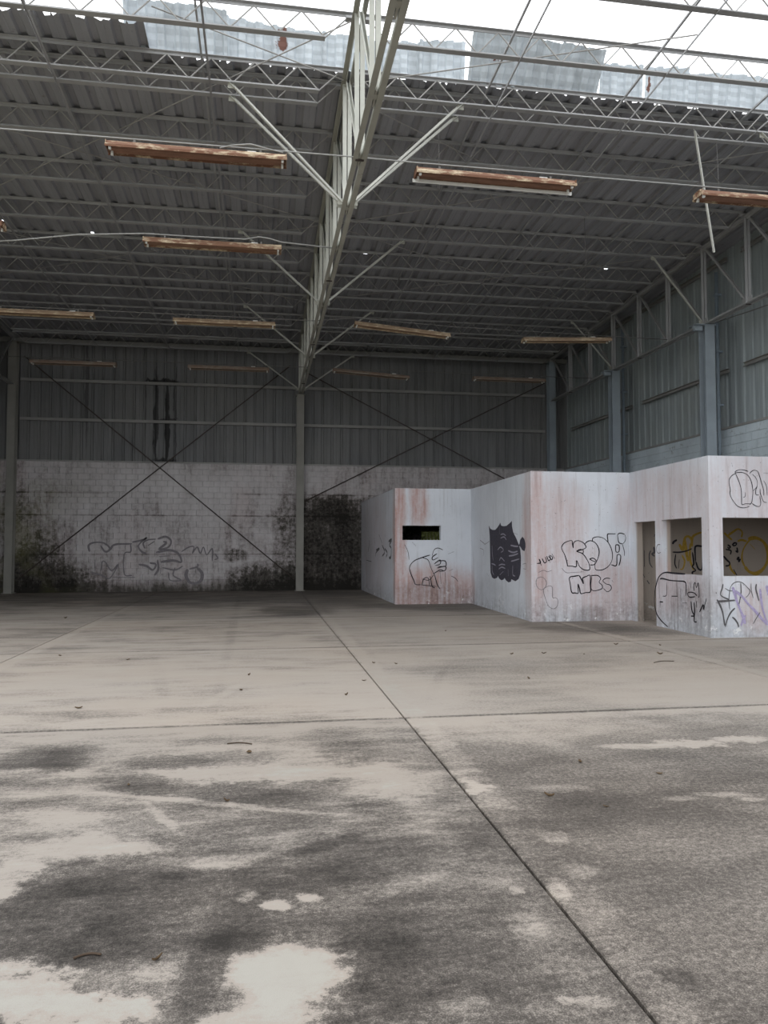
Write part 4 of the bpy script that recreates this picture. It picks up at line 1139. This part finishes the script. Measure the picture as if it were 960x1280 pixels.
# ------------------------------------------------------------------ spray paint on the walls (flat ribbons just off the plaster)
def smooth_line(pts, sub=5):
    if len(pts) < 3: return [Vector(p) for p in pts]
    P = [Vector(p) for p in pts]; P = [P[0] * 2 - P[1]] + P + [P[-1] * 2 - P[-2]]; out = []
    for i in range(1, len(P) - 2):
        for k in range(sub):
            t = k / sub; a, b, c, d = P[i - 1:i + 3]
            out.append(.5 * ((2 * b) + (c - a) * t + (2 * a - 5 * b + 4 * c - d) * t * t + (3 * b - a - 3 * c + d) * t ** 3))
    return out + [P[-2]]
def graffiti(key, mat, parent, label, off=.004):
    wall, strokes = TRACES[key]
    P, Q = [Vector(v) for v in OFFICE[wall]]; u = (Q - P).normalized(); nrm = Vector((u.y, -u.x))
    m = MB(); lift = 0
    def pt(s, z, e): w = P + u * s + nrm * (off + e); m.v.append((w.x, w.y, z)); return len(m.v) - 1
    for w, pts in strokes:
        lift += .0003
        if w == 'poly':
            a = [pt(s, z, lift) for s, z in pts]
            b = [pt(s, z, lift - .003) for s, z in pts]
            m.f.append(tuple(a))
            for i in range(len(a)): m.f.append((a[i - 1], b[i - 1], b[i], a[i]))
            continue
        L = smooth_line(pts); prev = None
        for i, p in enumerate(L):
            d = L[min(i + 1, len(L) - 1)] - L[max(i - 1, 0)]
            if d.length < 1e-6: continue
            q = Vector((-d.y, d.x)).normalized() * w * .5 * (.85 + .15 * math.sin(i * .35))
            if i in (0, len(L) - 1): q *= .5
            cur = (pt(p.x + q.x, max(.01, p.y + q.y), lift), pt(p.x - q.x, max(.01, p.y - q.y), lift))
            if prev: m.f.append((prev[0], prev[1], cur[1], cur[0]))
            prev = cur
    o = m.build('graffiti', mat, parent); o['label'] = label
    return o
graffiti('koda', 'spray_black', OW['D'], 'black outlined bubble letters K O D H')
graffiti('nbs', 'spray_black', OW['D'], 'thick black letters N B S')
graffiti('smalltag', 'spray_black', OW['D'], 'small slanted black tag')
graffiti('footdoodle', 'spray_faint', OW['D'], 'faint looping outline doodle')
graffiti('bubbleface', 'spray_black', OW['B'], 'black bubble outline with scrawled letters')
graffiti('facestrokes', 'spray_grey', OW['A'], 'scratchy grey tag strokes')
graffiti('blackshape', 'spray_fill', OW['C'], 'solid black painted shape with points and lobes')
graffiti('blackshape_lines', 'spray_line', OW['C'], 'grey hatching lines inside the black shape', .0065)
graffiti('sidetag', 'spray_faint', OW['C'], 'faint grey tag marks')
graffiti('archtag', 'spray_black', OW['E'], 'tall black arched outline with letters')
graffiti('posttag', 'spray_faint', OW['E'], 'faint grey letter on the post')
graffiti('openletters', 'spray_black', OW['F'], 'thin black outlined rounded letters')
graffiti('greytag', 'spray_grey', OW['F'], 'grey sprayed angular tag')
graffiti('purpletag', 'spray_purple', OW['F'], 'purple sprayed diagonal strokes', .006)
graffiti('yellowring', 'spray_yellow', OW['D'], 'large yellow sprayed ring and swirls')
graffiti('darkscribble', 'spray_black', OW['D'], 'small black scribbles beside the yellow ring', .007)
graffiti('yellowtag', 'spray_yellow', OW['D'], 'yellow sprayed rounded letters')
graffiti('blacktag', 'spray_black', OW['D'], 'black letters over the yellow ones', .007)
graffiti('doorscribble', 'spray_grey', OW['D'], 'grey marks seen through the doorway')
graffiti('wallpiece', 'spray_faint', wall_back, 'faded grey wild letters low on the blocks', .008)

# ------------------------------------------------------------------ leaves and twigs blown onto the floor
def leaf_mesh(L, W, curl, seed):
    r = random.Random(seed); m = MB(); n = 6
    for i in range(n + 1):
        t = i / n; w = W * math.sin(math.pi * min(.97, t * .9 + .06)) * (1 + r.uniform(-.15, .15))
        z = curl * (2 * t - 1) ** 2 + .004
        m.v += [(L * (t - .5), -w, z + curl * .9), (L * (t - .5), 0, z), (L * (t - .5), w, z + curl * .7)]
    for i in range(n):
        for k in (0, 1): m.f.append((3 * i + k, 3 * i + k + 1, 3 * i + k + 4, 3 * i + k + 3))
    m.sweep((L * .5, 0, curl + .004), (L * .72, .006, curl + .007), [(-.0015, 0), (.0015, 0), (0, .002)])
    return m.mesh('dry_leaf', 'leaf_dry')
variants = [leaf_mesh(.11, .028, .018, 1), leaf_mesh(.14, .02, .03, 2), leaf_mesh(.09, .034, .012, 3)]
rl = random.Random(3)
for i, (x, y) in enumerate(LEAVES):
    o = inst(variants[i % 3], 'dry_leaf', None, (x, y, .001), (0, 0, rl.uniform(0, 6.28)))
    s = rl.uniform(.8, 1.25) * (.4 if y < 5.5 else .55); o.scale = (s, s, s)
    spot = ('on the mouldy slab with the pale bare patches' if y < 7 and x < 1.32 else 'on the grey slab beside the mouldy one' if y < 7 else
            'on the slab in front of the office doorway' if x > 4.8 and y < 12 else 'on the slab before the lettered office wall' if 1.32 < x <= 4.8 and y < 12 else 'against the foot of the office walls' if x > 1.32 else 'on the pale floor of the empty bay')
    tag(o, 'small curled brown dry leaf ' + spot, 'leaf', 'dry leaves ' + spot)
for i, (x, y, L, tx) in enumerate([(-.66, 3.16, .10, 'bent dark wire offcut on the mouldy floor near the pale bare patches'), (-.17, 6.28, .2, 'thin dark twig on the floor beside the lateral joint of the empty bay'), (5.46, 9.74, .35, 'straight thin twig on the floor in front of the office')]):
    a = rl.uniform(-.3, .3)
    pts = [(x + L * (t - .5) * math.cos(a), y + L * (t - .5) * math.sin(a) + .05 * L * math.sin(3.1 * t) * 4, .007) for t in [k / 8 for k in range(9)]]
    o = MB().path(pts, .005, 5).build('twig', 'bark', smooth=True); tag(o, tx, 'twig')

# ------------------------------------------------------------------ shrub outside the barred opening
root = empty('shrub', (6.7, 28.9, -.32)); tag(root, 'leafy green shrub outside the barred office opening', 'shrub')
rs = random.Random(9)
m = MB()
for k in range(7):
    a = rs.uniform(0, 6.28); m.path([(0, 0, 0), (.25 * math.cos(a), .25 * math.sin(a), .8), (.8 * math.cos(a), .6 * math.sin(a), 2.2 + rs.uniform(-.3, .5))], .02, 5)
m.build('stems', 'bark', root)
m = MB(); nu, nv = 16, 9               # dense inner foliage
for j in range(nv + 1):
    for i in range(nu):
        th, ph = 2 * math.pi * i / nu, math.pi * j / nv; q = 1 + rs.uniform(-.12, .12)
        m.v.append((1.7 * q * math.sin(ph) * math.cos(th), .75 * q * math.sin(ph) * math.sin(th), 1.95 + 1.6 * q * math.cos(ph)))
for j in range(nv):
    for i in range(nu): m.f.append((j * nu + i, j * nu + (i + 1) % nu, (j + 1) * nu + (i + 1) % nu, (j + 1) * nu + i))
m.build('inner_foliage', 'leaf_green', root)
m = MB()
for k in range(3200):
    d = Vector((rs.gauss(0, 1), rs.gauss(0, 1), rs.gauss(0, 1))).normalized() * rs.uniform(.55, 1)
    c = Vector((d.x * 1.9, d.y * .9, 1.9 + d.z * 1.7))
    e = Vector((rs.uniform(-1, 1), rs.uniform(-1, 1), rs.uniform(-.6, .6))).normalized(); g = e.cross(Vector((rs.uniform(-1, 1), rs.uniform(-1, 1), 1))).normalized()
    L = rs.uniform(.16, .3); b = len(m.v)
    m.v += [tuple(c - e * L * .5), tuple(c + g * L * .22), tuple(c + e * L * .5), tuple(c - g * L * .22)]; m.f.append((b, b + 1, b + 2, b + 3))
fo = m.build('foliage', 'leaf_green', root); fo['kind'] = 'stuff'
